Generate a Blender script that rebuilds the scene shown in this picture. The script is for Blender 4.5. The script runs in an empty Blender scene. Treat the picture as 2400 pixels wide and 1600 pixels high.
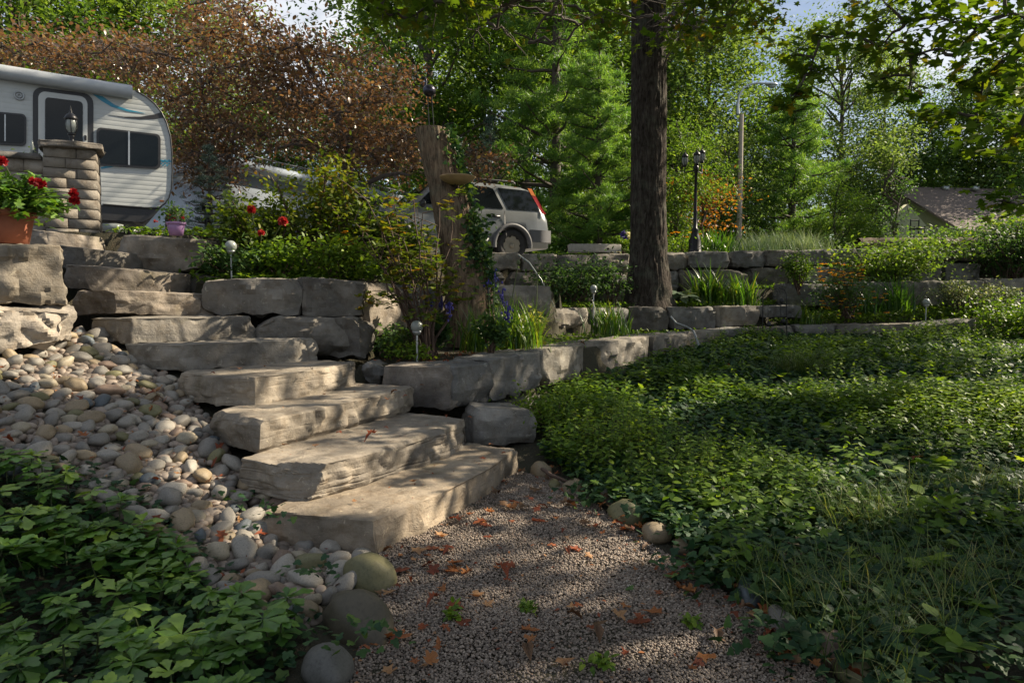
import bpy, bmesh, math, random
import numpy as np
from mathutils import Vector, Matrix, noise
R_ = math.radians
random.seed(7); rng = np.random.default_rng(7)
S = bpy.context.scene; COL = S.collection
# ------------------------------------------------------------------ camera, sky, sun
EYE = 1.30; PITCH = math.atan(100/1600)
cam = bpy.data.objects.new('camera', bpy.data.cameras.new('camera')); COL.objects.link(cam)
cam.location = (0, 0, EYE); cam.rotation_euler = (math.pi/2-PITCH, 0, 0)
cam.data.lens = 24; cam.data.sensor_width = 36; cam.data.clip_end = 2000; cam.data.clip_start = .05
S.camera = cam
SUN_EL, SUN_AZ = 37, 20          # azimuth measured from +X towards +Y
SD = np.array([math.cos(R_(SUN_EL))*math.cos(R_(SUN_AZ)), math.cos(R_(SUN_EL))*math.sin(R_(SUN_AZ)), math.sin(R_(SUN_EL))])
W = bpy.data.worlds.new('World'); S.world = W; W.use_nodes = True
nt = W.node_tree; nt.nodes.clear()
out = nt.nodes.new('ShaderNodeOutputWorld'); bg = nt.nodes.new('ShaderNodeBackground')
sky = nt.nodes.new('ShaderNodeTexSky'); sky.sky_type = 'NISHITA'; sky.sun_disc = False
sky.sun_elevation = R_(SUN_EL); sky.sun_rotation = R_(90-SUN_AZ)
sky.air_density = 1.0; sky.dust_density = 1.5
tc = nt.nodes.new('ShaderNodeTexCoord'); mp = nt.nodes.new('ShaderNodeMapping'); nz = nt.nodes.new('ShaderNodeTexNoise')
mp.inputs['Scale'].default_value = (1, 1, 2.2); mp.inputs['Location'].default_value = (.35, .1, 0)
nz.inputs['Scale'].default_value = 2.2; nz.inputs['Detail'].default_value = 7; nz.inputs['Roughness'].default_value = .55
rp = nt.nodes.new('ShaderNodeValToRGB'); rp.color_ramp.elements[0].position = .43; rp.color_ramp.elements[1].position = .6
mx = nt.nodes.new('ShaderNodeMix'); mx.data_type = 'RGBA'; mx.inputs['B'].default_value = (7.5, 7.8, 8.3, 1)
nt.links.new(tc.outputs['Generated'], mp.inputs['Vector']); nt.links.new(mp.outputs['Vector'], nz.inputs['Vector'])
nt.links.new(nz.outputs['Fac'], rp.inputs['Fac']); nt.links.new(rp.outputs['Color'], mx.inputs['Factor'])
nt.links.new(sky.outputs['Color'], mx.inputs['A']); nt.links.new(mx.outputs['Result'], bg.inputs['Color'])
bg.inputs['Strength'].default_value = 0.05
nt.links.new(bg.outputs['Background'], out.inputs['Surface'])
sl = bpy.data.lights.new('sun', 'SUN'); sl.energy = 5.0; sl.angle = R_(.55); sl.color = (1.0, .87, .68)
sun = bpy.data.objects.new('sun', sl); COL.objects.link(sun)
sun.rotation_euler = Vector(SD).to_track_quat('Z', 'Y').to_euler(); sun.location = (20, 0, 20)
S.view_settings.view_transform = 'Standard'; S.view_settings.look = 'None'
S.view_settings.exposure = 1.3; S.view_settings.gamma = 1; S.view_settings.use_curve_mapping = False
S.render.engine = 'CYCLES'
S.cycles.max_bounces = 6; S.cycles.transparent_max_bounces = 6; S.cycles.diffuse_bounces = 3

# ------------------------------------------------------------------ helpers
ct, st = math.cos(PITCH), math.sin(PITCH)
def ray(px, py):
    cx = (px-1200)/1600; cy = -(py-800)/1600
    return np.array([cx, ct+cy*st, -st+cy*ct])
def pt(px, py, d):                       # point seen at (px,py) whose Y is d
    r = ray(px, py); r = r*(d/r[1]); r[2] += EYE; return r
def gp(px, py, z):                       # point seen at (px,py) at height z
    r = ray(px, py); r = r*((z-EYE)/r[2]); r[2] += EYE; return r
def setp(o, label=None, cat=None, group=None, kind=None):
    if label: o['label'] = label
    if cat: o['category'] = cat
    if group: o['group'] = group
    if kind: o['kind'] = kind
    return o
def root(name, label, cat, loc, group=None, rz=0):
    o = bpy.data.objects.new(name, None); COL.objects.link(o); o.location = loc; o.rotation_euler = (0, 0, rz)
    o.empty_display_size = .2
    return setp(o, label, cat, group)
def dup(o, parent=None):
    c = o.copy(); COL.objects.link(c)
    if parent is not None: c.parent = parent
    for ch in list(o.children): dup(ch, c)
    return c
def unit(v):
    v = np.asarray(v, float); return v/max(1e-9, np.linalg.norm(v))
class MB:
    def __init__(s): s.c = []
    def add(s, V, F, t=0.0):
        V = np.asarray(V, float).reshape(-1, 3); F = np.asarray(F, int)
        T = np.full(len(V), t, float) if np.isscalar(t) else np.asarray(t, float)
        s.c.append((V, F, T)); return s
    def tube(s, P, r, n=6, t=0.0, cap=True):
        P = np.asarray(P, float); k = len(P)
        r = np.full(k, r, float) if np.isscalar(r) else np.asarray(r, float)
        V = []
        prev = None
        for i in range(k):
            d = unit(P[min(i+1, k-1)]-P[max(i-1, 0)])
            a = np.cross(d, [0, 0, 1]) if prev is None else prev-d*np.dot(prev, d)
            if np.linalg.norm(a) < 1e-4: a = np.cross(d, [1, 0, 0])
            a = unit(a); b = np.cross(d, a); prev = a
            for j in range(n):
                an = 2*math.pi*j/n; V.append(P[i]+r[i]*(a*math.cos(an)+b*math.sin(an)))
        F = [[i*n+j, i*n+(j+1) % n, (i+1)*n+(j+1) % n, (i+1)*n+j] for i in range(k-1) for j in range(n)]
        s.add(V, F, t)
        if cap:
            s.add([P[0]]+V[:n], [[0, 1+(j+1) % n, 1+j] for j in range(n)], t)
            s.add([P[-1]]+V[-n:], [[0, 1+j, 1+(j+1) % n] for j in range(n)], t)
        return s
    def box(s, c, h, rz=0, t=0.0, bev=0):
        cx, sx = math.cos(rz), math.sin(rz); V = []
        for z in (-1, 1):
            for x, y in ((-1, -1), (1, -1), (1, 1), (-1, 1)):
                X, Y = x*h[0], y*h[1]; V.append([c[0]+X*cx-Y*sx, c[1]+X*sx+Y*cx, c[2]+z*h[2]])
        s.add(V, [[3, 2, 1, 0], [4, 5, 6, 7], [0, 1, 5, 4], [1, 2, 6, 5], [2, 3, 7, 6], [3, 0, 4, 7]], t); return s
    def lathe(s, c, prof, n=20, t=0.0):
        V = [[c[0]+r*math.cos(2*math.pi*j/n), c[1]+r*math.sin(2*math.pi*j/n), c[2]+z] for r, z in prof for j in range(n)]
        F = [[i*n+j, i*n+(j+1) % n, (i+1)*n+(j+1) % n, (i+1)*n+j] for i in range(len(prof)-1) for j in range(n)]
        s.add(V, F, t); return s
    def ell(s, c, r, n=12, m=8, t=0.0):
        prof = [(math.sin(math.pi*i/m), -math.cos(math.pi*i/m)) for i in range(m+1)]
        V = [[c[0]+r[0]*q*math.cos(2*math.pi*j/n), c[1]+r[1]*q*math.sin(2*math.pi*j/n), c[2]+r[2]*z] for q, z in prof for j in range(n)]
        F = [[i*n+j, i*n+(j+1) % n, (i+1)*n+(j+1) % n, (i+1)*n+j] for i in range(m) for j in range(n)]
        s.add(V, F, t); return s
    def prism(s, poly, e, t=0.0):         # poly: list of 3D points (planar), e: extrusion vector
        P = np.asarray(poly, float); n = len(P); e = np.asarray(e, float)
        s.add(P, [list(range(n))], t); s.add(P+e, [list(range(n))[::-1]], t)
        V = np.vstack([P, P+e]); s.add(V, [[(i+1) % n, i, n+i, n+(i+1) % n] for i in range(n)], t); return s
    def scatter(s, tpl, Rm, T, sc, tint):
        tv, tf = tpl; N = len(T)
        if N == 0: return s
        sc = np.asarray(sc, float)
        if sc.ndim == 1: sc = sc[:, None]*np.ones(3)
        V = np.einsum('nij,nkj->nki', Rm, tv[None]*sc[:, None, :])+np.asarray(T)[:, None, :]
        F = (tf[None]+(np.arange(N)*len(tv))[:, None, None]).reshape(-1, tf.shape[1])
        s.c.append((V.reshape(-1, 3), F, np.repeat(tint, len(tv)))); return s
    def build(s, name, mat, parent=None, origin=None, smooth=False, local=False):
        V = np.vstack([c[0] for c in s.c]); T = np.concatenate([c[2] for c in s.c])
        if origin is not None: V = V-np.asarray(origin)
        if parent is not None and not local:
            p = parent; off = Vector((0, 0, 0))
            while p is not None: off += p.location; p = p.parent
            V = V-np.array(off)
        loops = []; starts = []; tot = []; o = 0; ls = 0
        for v, f, _ in s.c:
            if len(f):
                k = f.shape[1]; loops.append((f+o).ravel()); starts.append(ls+np.arange(len(f))*k); tot.append(np.full(len(f), k)); ls += f.size
            o += len(v)
        loops = np.concatenate(loops).astype(np.int32); starts = np.concatenate(starts).astype(np.int32); tot = np.concatenate(tot).astype(np.int32)
        me = bpy.data.meshes.new(name); me.vertices.add(len(V)); me.vertices.foreach_set('co', V.astype(np.float32).ravel())
        me.loops.add(len(loops)); me.loops.foreach_set('vertex_index', loops)
        me.polygons.add(len(starts)); me.polygons.foreach_set('loop_start', starts); me.polygons.foreach_set('loop_total', tot)
        if smooth: me.polygons.foreach_set('use_smooth', np.ones(len(starts), bool))
        a = me.attributes.new('tint', 'FLOAT', 'POINT'); a.data.foreach_set('value', T.astype(np.float32))
        me.update(calc_edges=True); me.validate()
        me.materials.append(mat)
        ob = bpy.data.objects.new(name, me); COL.objects.link(ob)
        if parent is not None: ob.parent = parent
        if origin is not None: ob.location = origin
        return ob
def rots(N, tilt=.4, base=0.0, yaw=None):
    yaw = rng.uniform(0, 2*math.pi, N) if yaw is None else yaw
    a = base+rng.normal(0, tilt, N); b = rng.normal(0, tilt*.7, N)
    cy, sy, ca, sa, cb, sb = np.cos(yaw), np.sin(yaw), np.cos(a), np.sin(a), np.cos(b), np.sin(b)
    z = np.zeros(N); o = np.ones(N)
    Rz = np.array([[cy, -sy, z], [sy, cy, z], [z, z, o]]).transpose(2, 0, 1)
    Rx = np.array([[o, z, z], [z, ca, -sa], [z, sa, ca]]).transpose(2, 0, 1)
    Ry = np.array([[cb, z, sb], [z, o, z], [-sb, z, cb]]).transpose(2, 0, 1)
    return Rz @ Rx @ Ry
def fan(outline, c=(0, .4, .02)):
    V = np.array([c]+list(outline), float); n = len(outline)
    return V, np.array([[0, 1+i, 1+(i+1) % n] for i in range(n)])
def mir(h): return h+[(-x, y, z) for x, y, z in h[::-1] if abs(x) > 1e-6]
T_DIAM = (np.array([[0, 0, 0], [.27, .45, .05], [0, 1, -.06], [-.27, .45, .05]], float), np.array([[0, 1, 2], [0, 2, 3]]))
T_OVAL = fan(mir([(0, 0, 0), (.2, .2, .03), (.27, .5, .03), (.17, .8, -.02), (0, 1, -.08)]))
T_MAPLE = fan(mir([(0, 0, 0), (.4, -.04, -.03), (.24, .2, 0), (.62, .42, -.05), (.42, .5, 0), (.2, .52, 0), (.24, .74, -.02), (0, 1.02, -.08)]), (0, .36, .04))
T_IVY = fan(mir([(0, .06, 0), (.3, -.05, -.02), (.46, .24, -.02), (.3, .36, .02), (.3, .6, 0), (0, .95, -.05)]), (0, .33, .04))
T_PACHY = fan(mir([(0, 0, .0), (.1, .3, .03), (.2, .58, .04), (.28, .68, .03), (.25, .8, 0), (.17, .8, 0), (.13, .93, -.03), (0, 1, -.05)]), (0, .6, 0))
T_BLADE = (np.array([[-.5, 0, 0], [.5, 0, 0], [-.45, .35, .1], [.45, .35, .1], [-.35, .7, .1], [.35, .7, .1], [0, 1, 0]], float), None)
# ------------------------------------------------------------------ materials
def newmat(name):
    m = bpy.data.materials.new(name); m.use_nodes = True; n = m.node_tree; n.nodes.clear()
    o = n.nodes.new('ShaderNodeOutputMaterial'); p = n.nodes.new('ShaderNodeBsdfPrincipled'); n.links.new(p.outputs[0], o.inputs[0])
    return m, n, p, o
def ramp(n, cols, pos=None, src=None):
    r = n.nodes.new('ShaderNodeValToRGB'); k = len(cols); e = r.color_ramp.elements
    while len(e) < k: e.new(.5)
    for i in range(k):
        e[i].position = pos[i] if pos else i/(k-1); e[i].color = (*cols[i], 1)
    if src is not None: n.links.new(src, r.inputs[0])
    return r
def noise_node(n, scale, detail=5, rough=.6, vec=None, dist=0):
    t = n.nodes.new('ShaderNodeTexNoise'); t.inputs['Scale'].default_value = scale; t.inputs['Detail'].default_value = detail
    t.inputs['Roughness'].default_value = rough; t.inputs['Distortion'].default_value = dist
    if vec is not None: n.links.new(vec, t.inputs['Vector'])
    return t
def coords(n, sc=(1, 1, 1), kind='Object', rand=False):
    c = n.nodes.new('ShaderNodeTexCoord'); m = n.nodes.new('ShaderNodeMapping'); m.inputs['Scale'].default_value = sc
    n.links.new(c.outputs[kind], m.inputs['Vector'])
    if rand:
        oi = n.nodes.new('ShaderNodeObjectInfo'); mu = n.nodes.new('ShaderNodeVectorMath'); mu.operation = 'SCALE'
        mu.inputs[0].default_value = (37, 21, 53); n.links.new(oi.outputs['Random'], mu.inputs['Scale']); n.links.new(mu.outputs[0], m.inputs['Location'])
    return m.outputs[0]
def bump(n, p, src, strength=.4, dist=.02, prev=None):
    b = n.nodes.new('ShaderNodeBump'); b.inputs['Strength'].default_value = strength; b.inputs['Distance'].default_value = dist
    n.links.new(src, b.inputs['Height'])
    if prev is not None: n.links.new(prev, b.inputs['Normal'])
    n.links.new(b.outputs[0], p.inputs['Normal']); return b.outputs[0]
def mixc(n, a, b, fac, mode='MIX'):
    m = n.nodes.new('ShaderNodeMix'); m.data_type = 'RGBA'; m.blend_type = mode
    for s_, k in ((a, 'A'), (b, 'B')):
        if isinstance(s_, tuple): m.inputs[k].default_value = (*s_, 1)
        else: n.links.new(s_, m.inputs[k])
    if isinstance(fac, float): m.inputs['Factor'].default_value = fac
    else: n.links.new(fac, m.inputs['Factor'])
    return m.outputs['Result']
def plain(name, col, rough=.6, metal=0, var=.12, sc=8, bs=.1, spec=.5):
    m, n, p, o = newmat(name); v = coords(n); t = noise_node(n, sc, 6, .65, v)
    r = ramp(n, [tuple(c*(1-var) for c in col), tuple(min(1, c*(1+var)) for c in col)], [.3, .7], t.outputs[0])
    n.links.new(r.outputs[0], p.inputs['Base Color']); p.inputs['Roughness'].default_value = rough; p.inputs['Metallic'].default_value = metal
    p.inputs['Specular IOR Level'].default_value = spec
    if bs: bump(n, p, t.outputs[0], bs, .005)
    return m
def leafmat(name, cols, trans=.35, rough=.58, spec=.28, tc=None):
    m, n, p, o = newmat(name)
    a = n.nodes.new('ShaderNodeAttribute'); a.attribute_name = 'tint'
    r = ramp(n, cols, None, a.outputs['Fac'])
    vv = coords(n); nn = noise_node(n, 28, 3, .6, vv); nr_ = ramp(n, [(.68, .70, .62), (1.12, 1.08, 1.0)], [.35, .65], nn.outputs[0]); lc_ = mixc(n, r.outputs[0], nr_.outputs[0], 1.0, 'MULTIPLY')
    n.links.new(lc_, p.inputs['Base Color']); p.inputs['Roughness'].default_value = rough; p.inputs['Specular IOR Level'].default_value = spec
    t = n.nodes.new('ShaderNodeBsdfTranslucent'); tcn = tc or (1.5, 1.45, .55)
    col = mixc(n, r.outputs[0], tcn, 1.0, 'MULTIPLY')
    g = n.nodes.new('ShaderNodeMix'); n.nodes.remove(g)
    n.links.new(col, t.inputs['Color'])
    ms = n.nodes.new('ShaderNodeMixShader'); ms.inputs[0].default_value = trans
    n.links.new(p.outputs[0], ms.inputs[1]); n.links.new(t.outputs[0], ms.inputs[2]); n.links.new(ms.outputs[0], o.inputs[0])
    return m
def stonemat(name, c1, c2, c3, crack=True):
    m, n, p, o = newmat(name); v = coords(n, rand=True)
    a = noise_node(n, 2.2, 9, .62, v, .4); b = noise_node(n, 11, 8, .7, v); c = noise_node(n, 60, 4, .7, v)
    r = ramp(n, [c1, c2, c3], [.32, .52, .7], a.outputs[0])
    r2 = ramp(n, [(.58, .49, .38), (.95, .93, .88), (1.0, 1.0, 1.0)], [.30, .5, .75], b.outputs[0])
    c_ = mixc(n, r.outputs[0], r2.outputs[0], .8, 'MULTIPLY')
    li = noise_node(n, 17, 5, .75, v, .8); lr = ramp(n, [(0, 0, 0), (.55, .55, .55)], [.60, .66], li.outputs[0]); c_ = mixc(n, c_, (.44, .42, .36), lr.outputs[0])
    ms_ = noise_node(n, 1.4, 6, .7, v, .5); mr = ramp(n, [(0, 0, 0), (.5, .5, .5)], [.58, .72], ms_.outputs[0]); c_ = mixc(n, c_, (.10, .095, .05), mr.outputs[0])
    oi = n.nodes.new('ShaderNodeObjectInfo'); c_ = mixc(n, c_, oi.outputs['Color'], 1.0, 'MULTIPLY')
    n.links.new(c_, p.inputs['Base Color']); p.inputs['Roughness'].default_value = .85; p.inputs['Specular IOR Level'].default_value = .25
    ad = n.nodes.new('ShaderNodeMath'); ad.operation = 'MULTIPLY_ADD'; ad.inputs[1].default_value = .35
    n.links.new(c.outputs[0], ad.inputs[0]); n.links.new(b.outputs[0], ad.inputs[2])
    b1 = bump(n, p, ad.outputs[0], .55, .02)
    if crack:
        v2 = coords(n, (1.3, 1.3, 7), rand=True); w = noise_node(n, 3.0, 5, .6, v2, .3)
        r3 = ramp(n, [(0, 0, 0), (1, 1, 1)], [.38, .5], w.outputs[0]); bump(n, p, r3.outputs[0], .22, .012, b1)
    return m
M = {}
M['stone'] = stonemat('limestone', (.10, .097, .094), (.215, .205, .19), (.37, .35, .32))
M['block'] = stonemat('pillar_block_stone', (.20, .175, .15), (.30, .27, .23), (.38, .345, .30), False)
def cobblemat():
    m, n, p, o = newmat('river_stone'); v = coords(n, rand=True)
    oi = n.nodes.new('ShaderNodeObjectInfo'); a = noise_node(n, 9, 6, .65, v, .5); b = noise_node(n, 90, 4, .7, v)
    r = ramp(n, [(.62, .6, .56), (1, 1, 1), (1.15, 1.13, 1.08)], [.3, .5, .75], a.outputs[0])
    n.links.new(mixc(n, oi.outputs['Color'], r.outputs[0], 1.0, 'MULTIPLY'), p.inputs['Base Color'])
    p.inputs['Roughness'].default_value = .62; bump(n, p, b.outputs[0], .25, .004); return m
M['cobble'] = cobblemat()
def gravelmat():
    m, n, p, o = newmat('pea_gravel')
    a = n.nodes.new('ShaderNodeAttribute'); a.attribute_name = 'tint'
    r = ramp(n, [(.055, .041, .032), (.118, .092, .070), (.19, .15, .115), (.265, .215, .17), (.18, .115, .075), (.37, .32, .265)], [0, .25, .5, .72, .85, 1], a.outputs['Fac'])
    n.links.new(r.outputs[0], p.inputs['Base Color']); p.inputs['Roughness'].default_value = .6; return m
M['gravel'] = gravelmat()
def soilmat():
    m, n, p, o = newmat('garden_soil'); v = coords(n); a = noise_node(n, 5, 8, .7, v); b = noise_node(n, 60, 4, .7, v)
    r = ramp(n, [(.018, .013, .009), (.045, .032, .02), (.09, .055, .03)], [.3, .5, .75], b.outputs[0])
    n.links.new(mixc(n, r.outputs[0], (.03, .035, .014), a.outputs[0]), p.inputs['Base Color']); p.inputs['Roughness'].default_value = .95
    bump(n, p, b.outputs[0], .8, .03); return m
M['soil'] = soilmat()
M['drive'] = plain('driveway_asphalt', (.16, .155, .15), .9, 0, .25, 30, .3)
M['lawn'] = plain('lawn_ground', (.045, .075, .02), .9, 0, .4, 3, .4)
def barkmat(name, c1, c2, sc=1.0, st=.8):
    m, n, p, o = newmat(name); v = coords(n, (9*sc, 9*sc, 1.9*sc)); a = noise_node(n, 2.2, 7, .65, v, .6)
    v2 = coords(n); b = noise_node(n, 40, 4, .7, v2)
    r = ramp(n, [tuple(x*.35 for x in c1), c1, c2], [.36, .5, .68], a.outputs[0])
    lch = noise_node(n, 3.2, 6, .7, v2, .3); lr = ramp(n, [(0, 0, 0), (.45, .45, .45)], [.5, .72], lch.outputs[0]); n.links.new(mixc(n, r.outputs[0], (.14, .15, .11), lr.outputs[0]), p.inputs['Base Color']); p.inputs['Roughness'].default_value = .92; p.inputs['Specular IOR Level'].default_value = .15
    b1 = bump(n, p, b.outputs[0], .3, .01); bump(n, p, a.outputs[0], st, .04, b1); return m
M['bark'] = barkmat('maple_bark', (.05, .04, .032), (.10, .085, .07), 1.2, 1.0)
M['bark2'] = barkmat('stump_bark', (.15, .105, .07), (.26, .19, .125), 1.3)
M['barkf'] = plain('branch_bark', (.07, .055, .045), .9, 0, .3, 6, .2)
M['leaf'] = leafmat('broadleaf_green', [(.04, .09, .02), (.078, .15, .028), (.14, .215, .038), (.22, .27, .042)], .46)
M['leafd'] = leafmat('broadleaf_dark', [(.035, .085, .032), (.065, .13, .045), (.12, .19, .05)], .42)
M['leafp'] = leafmat('broadleaf_pale', [(.08, .14, .06), (.14, .21, .08), (.22, .29, .10)], .42)  # paleness also stands in for haze on the far trees
M['maple'] = leafmat('maple_leaves', [(.03, .07, .008), (.06, .12, .012), (.12, .17, .015), (.35, .18, .02)], .45)
M['copper'] = leafmat('copper_leaves', [(.07, .045, .034), (.14, .088, .058), (.22, .142, .082), (.17, .19, .06)], .33, .32, .8, (1.5, 1.1, .6))
M['orange'] = leafmat('orange_leaves', [(.22, .07, .02), (.32, .13, .03), (.2, .16, .03)], .4)
M['pine'] = leafmat('pine_needles', [(.05, .13, .04), (.115, .225, .055), (.23, .345, .08)], .45, .5, .3)
M['spruce'] = leafmat('blue_spruce_needles', [(.05, .09, .08), (.10, .16, .14), (.18, .25, .21)], .1, .5, .3)
M['ivy'] = leafmat('ivy_leaves', [(.010, .032, .016), (.022, .062, .026), (.05, .105, .032), (.12, .18, .04)], .2, .58, .22)
M['weed'] = leafmat('weed_leaves', [(.045, .10, .015), (.09, .17, .02), (.17, .26, .03), (.27, .34, .045)], .42, .5)
M['pachy'] = leafmat('pachysandra_leaves', [(.035, .10, .018), (.07, .165, .025), (.14, .25, .03), (.24, .36, .05)], .28, .42, .5)
M['azalea'] = leafmat('shrub_leaves_autumn', [(.05, .09, .012), (.10, .15, .02), (.18, .19, .02), (.22, .08, .02)], .4)
M['lime'] = leafmat('lime_yellow_leaves', [(.14, .2, .03), (.26, .29, .04), (.34, .28, .05)], .35)
M['vari'] = leafmat('variegated_leaves', [(.05, .10, .03), (.16, .2, .08), (.4, .42, .25)], .25)
M['grass'] = leafmat('grass_blades', [(.035, .07, .015), (.07, .12, .03), (.15, .19, .06), (.3, .27, .14)], .3)
M['silver'] = leafmat('silver_grass', [(.08, .14, .09), (.2, .28, .2), (.4, .45, .36)], .2)
M['lily'] = leafmat('strap_leaves', [(.03, .09, .012), (.06, .15, .018), (.14, .22, .03), (.3, .28, .04)], .35, .35, .6)
M['hosta'] = leafmat('hosta_leaves', [(.05, .10, .06), (.12, .18, .11), (.25, .3, .22)], .15)
M['fallen'] = leafmat('fallen_maple_leaves', [(.11, .025, .012), (.22, .055, .022), (.30, .12, .04), (.36, .21, .11), (.09, .05, .03)], .2, .6, .3, (1.3, .9, .6))
M['petal'] = leafmat('petals_colour', [(.28, .01, .014), (.42, .018, .025), (.5, .08, .06)], .3, .5, .3, (1.2, .8, .8))
M['petalb'] = leafmat('petals_blue', [(.035, .03, .25), (.08, .07, .40), (.2, .18, .55)], .3)
M['petaly'] = leafmat('petals_yellow', [(.65, .28, .01), (.8, .42, .015), (.85, .55, .03)], .35)
M['petalw'] = leafmat('petals_white', [(.6, .6, .6), (.75, .72, .75)], .35)
M['iron'] = plain('black_iron', (.012, .012, .014), .4, .3, .2, 20, .05)
M['white'] = plain('trailer_siding_white', (.46, .475, .46), .45, 0, .04, 3, .03)
M['grey'] = plain('grey_aluminium', (.38, .40, .41), .35, .6, .06, 8, .03)
M['awn'] = plain('awning_housing_grey', (.36, .38, .39), .4, 0, .06, 8, .03)
M['blackp'] = plain('black_plastic', (.02, .02, .022), .45, 0, .2, 30, .05)
M['glass'] = plain('dark_window_glass', (.006, .008, .009), .05, 0, .1, 2, 0, .28)
M['lens'] = plain('frosted_lens', (.24, .26, .24), .2, 0, .1, 6, .05)
M['blue'] = plain('teal_decal', (.02, .22, .34), .4, 0, .05, 4, 0)
M['paint'] = plain('silver_car_paint', (.20, .21, .21), .3, .4, .05, 2, .02)
M['clad'] = plain('grey_bumper_plastic', (.09, .09, .095), .55, 0, .1, 12, .05)
M['tyre'] = plain('tyre_rubber', (.02, .02, .02), .85, 0, .2, 20, .1)
M['rim'] = plain('wheel_alloy_dusty', (.24, .215, .165), .5, .3, .12, 10, .05)
M['red'] = plain('red_lamp_lens', (.26, .015, .015), .2, 0, .1, 4, 0)
M['amber'] = plain('amber_lens', (.42, .12, .015), .25, 0, .1, 4, 0)
M['terra'] = plain('terracotta', (.28, .09, .045), .8, 0, .2, 7, .2)
M['purple'] = plain('lilac_bucket_plastic', (.27, .15, .30), .4, 0, .06, 6, .03)
M['conc'] = plain('weathered_concrete', (.33, .31, .27), .85, 0, .2, 14, .2)
M['pole'] = plain('concrete_pole', (.36, .30, .255), .8, 0, .1, 10, .1)
M['roof'] = plain('brown_shingles', (.15, .115, .105), .9, 0, .2, 25, .4)
M['sidg'] = plain('house_siding', (.32, .32, .22), .8, 0, .08, 3, .1)
M['metalroof'] = plain('pale_blue_metal_roof', (.35, .40, .46), .4, .2, .08, 3, .05)
M['log'] = barkmat('log_bark', (.12, .09, .07), (.22, .17, .13), .6)
M['hose'] = plain('grey_hose', (.22, .24, .25), .5, 0, .1, 10, .05)
M['bath'] = plain('birdbath_dish_clay', (.33, .22, .11), .7, 0, .15, 10, .15)
M['copperm'] = plain('dark_copper', (.05, .05, .07), .35, .8, .25, 12, .2)
M['stem'] = plain('green_stems', (.06, .08, .025), .7, 0, .2, 10, .05)
M['twig'] = plain('brown_twigs', (.08, .05, .035), .85, 0, .2, 10, .05)
M['blackeye'] = plain('flower_centre_dark', (.03, .015, .01), .8, 0, .2, 30, .1)

# ------------------------------------------------------------------ terrain
def pip(poly, x, y):
    x = np.asarray(x, float); y = np.asarray(y, float); ins = np.zeros(x.shape, bool); n = len(poly)
    for i in range(n):
        x1, y1 = poly[i]; x2, y2 = poly[(i+1) % n]
        if y1 == y2: continue
        c = ((y1 > y) != (y2 > y)) & (x < (x2-x1)*(y-y1)/(y2-y1)+x1); ins ^= c
    return ins
LW = [(-1.5, 6.15), (-.45, 6.15), (-.1, 6.45), (.35, 7.4), (2.0, 9.9), (2.75, 10.75), (4.3, 12.25), (8.5, 12.45), (20, 12.6)]   # lower wall line
UP = [(-30, 7.2), (-4.6, 7.3), (-3.6, 7.7), (-2.6, 9.3), (-1.6, 11.2), (-.5, 12.6), (2.5, 14.1), (6.6, 15.35), (11, 15.9), (30, 16.2)]
P_UP = UP+[(30, 60), (-30, 60)]
P_B3 = [(-4.4, 7.5), (-3.2, 6.9), (-2.7, 6.75), (-1.75, 7.1), (-1.45, 7.35), (-1.35, 7.9), (-1.15, 9.0), (-.9, 12.2), (-1.3, 11.6), (-2.4, 9.9)]
P_B2L = [(-.75, 9.9), (.5, 10.35), (.9, 11.2), (.9, 13.2), (-.75, 12.6)]
P_B2 = [(.6, 10.85), (2.2, 12.15), (4.6, 12.75), (5.4, 13.9), (5.4, 15.1), (.4, 13.2)]
P_B2R = [(4.9, 14.05), (20, 14.2), (20, 16.3), (5.0, 15.0)]
P_B1 = LW+[(20, 16), (-1.5, 16)]
P_BL = [(-30, 4.95), (-3.4, 4.95), (-4.05, 5.8), (-4.75, 6.7), (-4.75, 7.5), (-30, 7.5)]
P_ST = [(-3.5, 5.7), (-1.9, 6.4), (-1.4, 7.2), (-3.5, 7.6), (-4.6, 7.6)]
def H(x, y):
    x = np.asarray(x, float); y = np.asarray(y, float)
    z = np.where(y > 5, .085*(y-5), 0)*np.clip((x+.6)/.8, 0, 1)
    L = -.3*(x+1.3)+.15*(y-3.5)+.03
    z = np.where(x < -.45, np.maximum(np.maximum(z, 0), np.where(y < 5.6, L, np.minimum(L, .9))), z)
    z = np.where(pip(P_BL, x, y), 1.6, z)
    z = np.where(pip(P_B1, x, y), .70+np.clip(x-4, 0, 4)*.04+np.clip(y-12.4, 0, 2)*.15*(x > 4), z)
    z = np.where(pip(P_B2L, x, y), 1.40, z)
    z = np.where(pip(P_B2, x, y), 1.15, z)
    z = np.where(pip(P_B2R, x, y), 1.5, z)
    z = np.where(pip(P_B3, x, y), 1.44+np.clip(y-6.8, 0, 6)*.1, z)
    z = np.where(pip(P_UP, x, y), 2.0+np.clip((x+4)*.03, 0, .25), z)
    return z
def h1(x, y): return float(H(np.array([x]), np.array([y]))[0])
def grid(name, x0, x1, y0, y1, st_, mat, zf, amp=.02):
    xs = np.arange(x0, x1+1e-6, st_); ys = np.arange(y0, y1+1e-6, st_); X, Y = np.meshgrid(xs, ys)
    Z = zf(X.ravel(), Y.ravel())
    if amp: Z = Z+np.array([noise.noise((a*2.1, b*2.1, 0))*amp for a, b in zip(X.ravel(), Y.ravel())])
    V = np.column_stack([X.ravel(), Y.ravel(), Z]); nx = len(xs); i = np.arange(len(V)).reshape(len(ys), nx)
    F = np.column_stack([i[:-1, :-1].ravel(), i[:-1, 1:].ravel(), i[1:, 1:].ravel(), i[1:, :-1].ravel()])
    return MB().add(V, F).build(name, mat, smooth=True)
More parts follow.
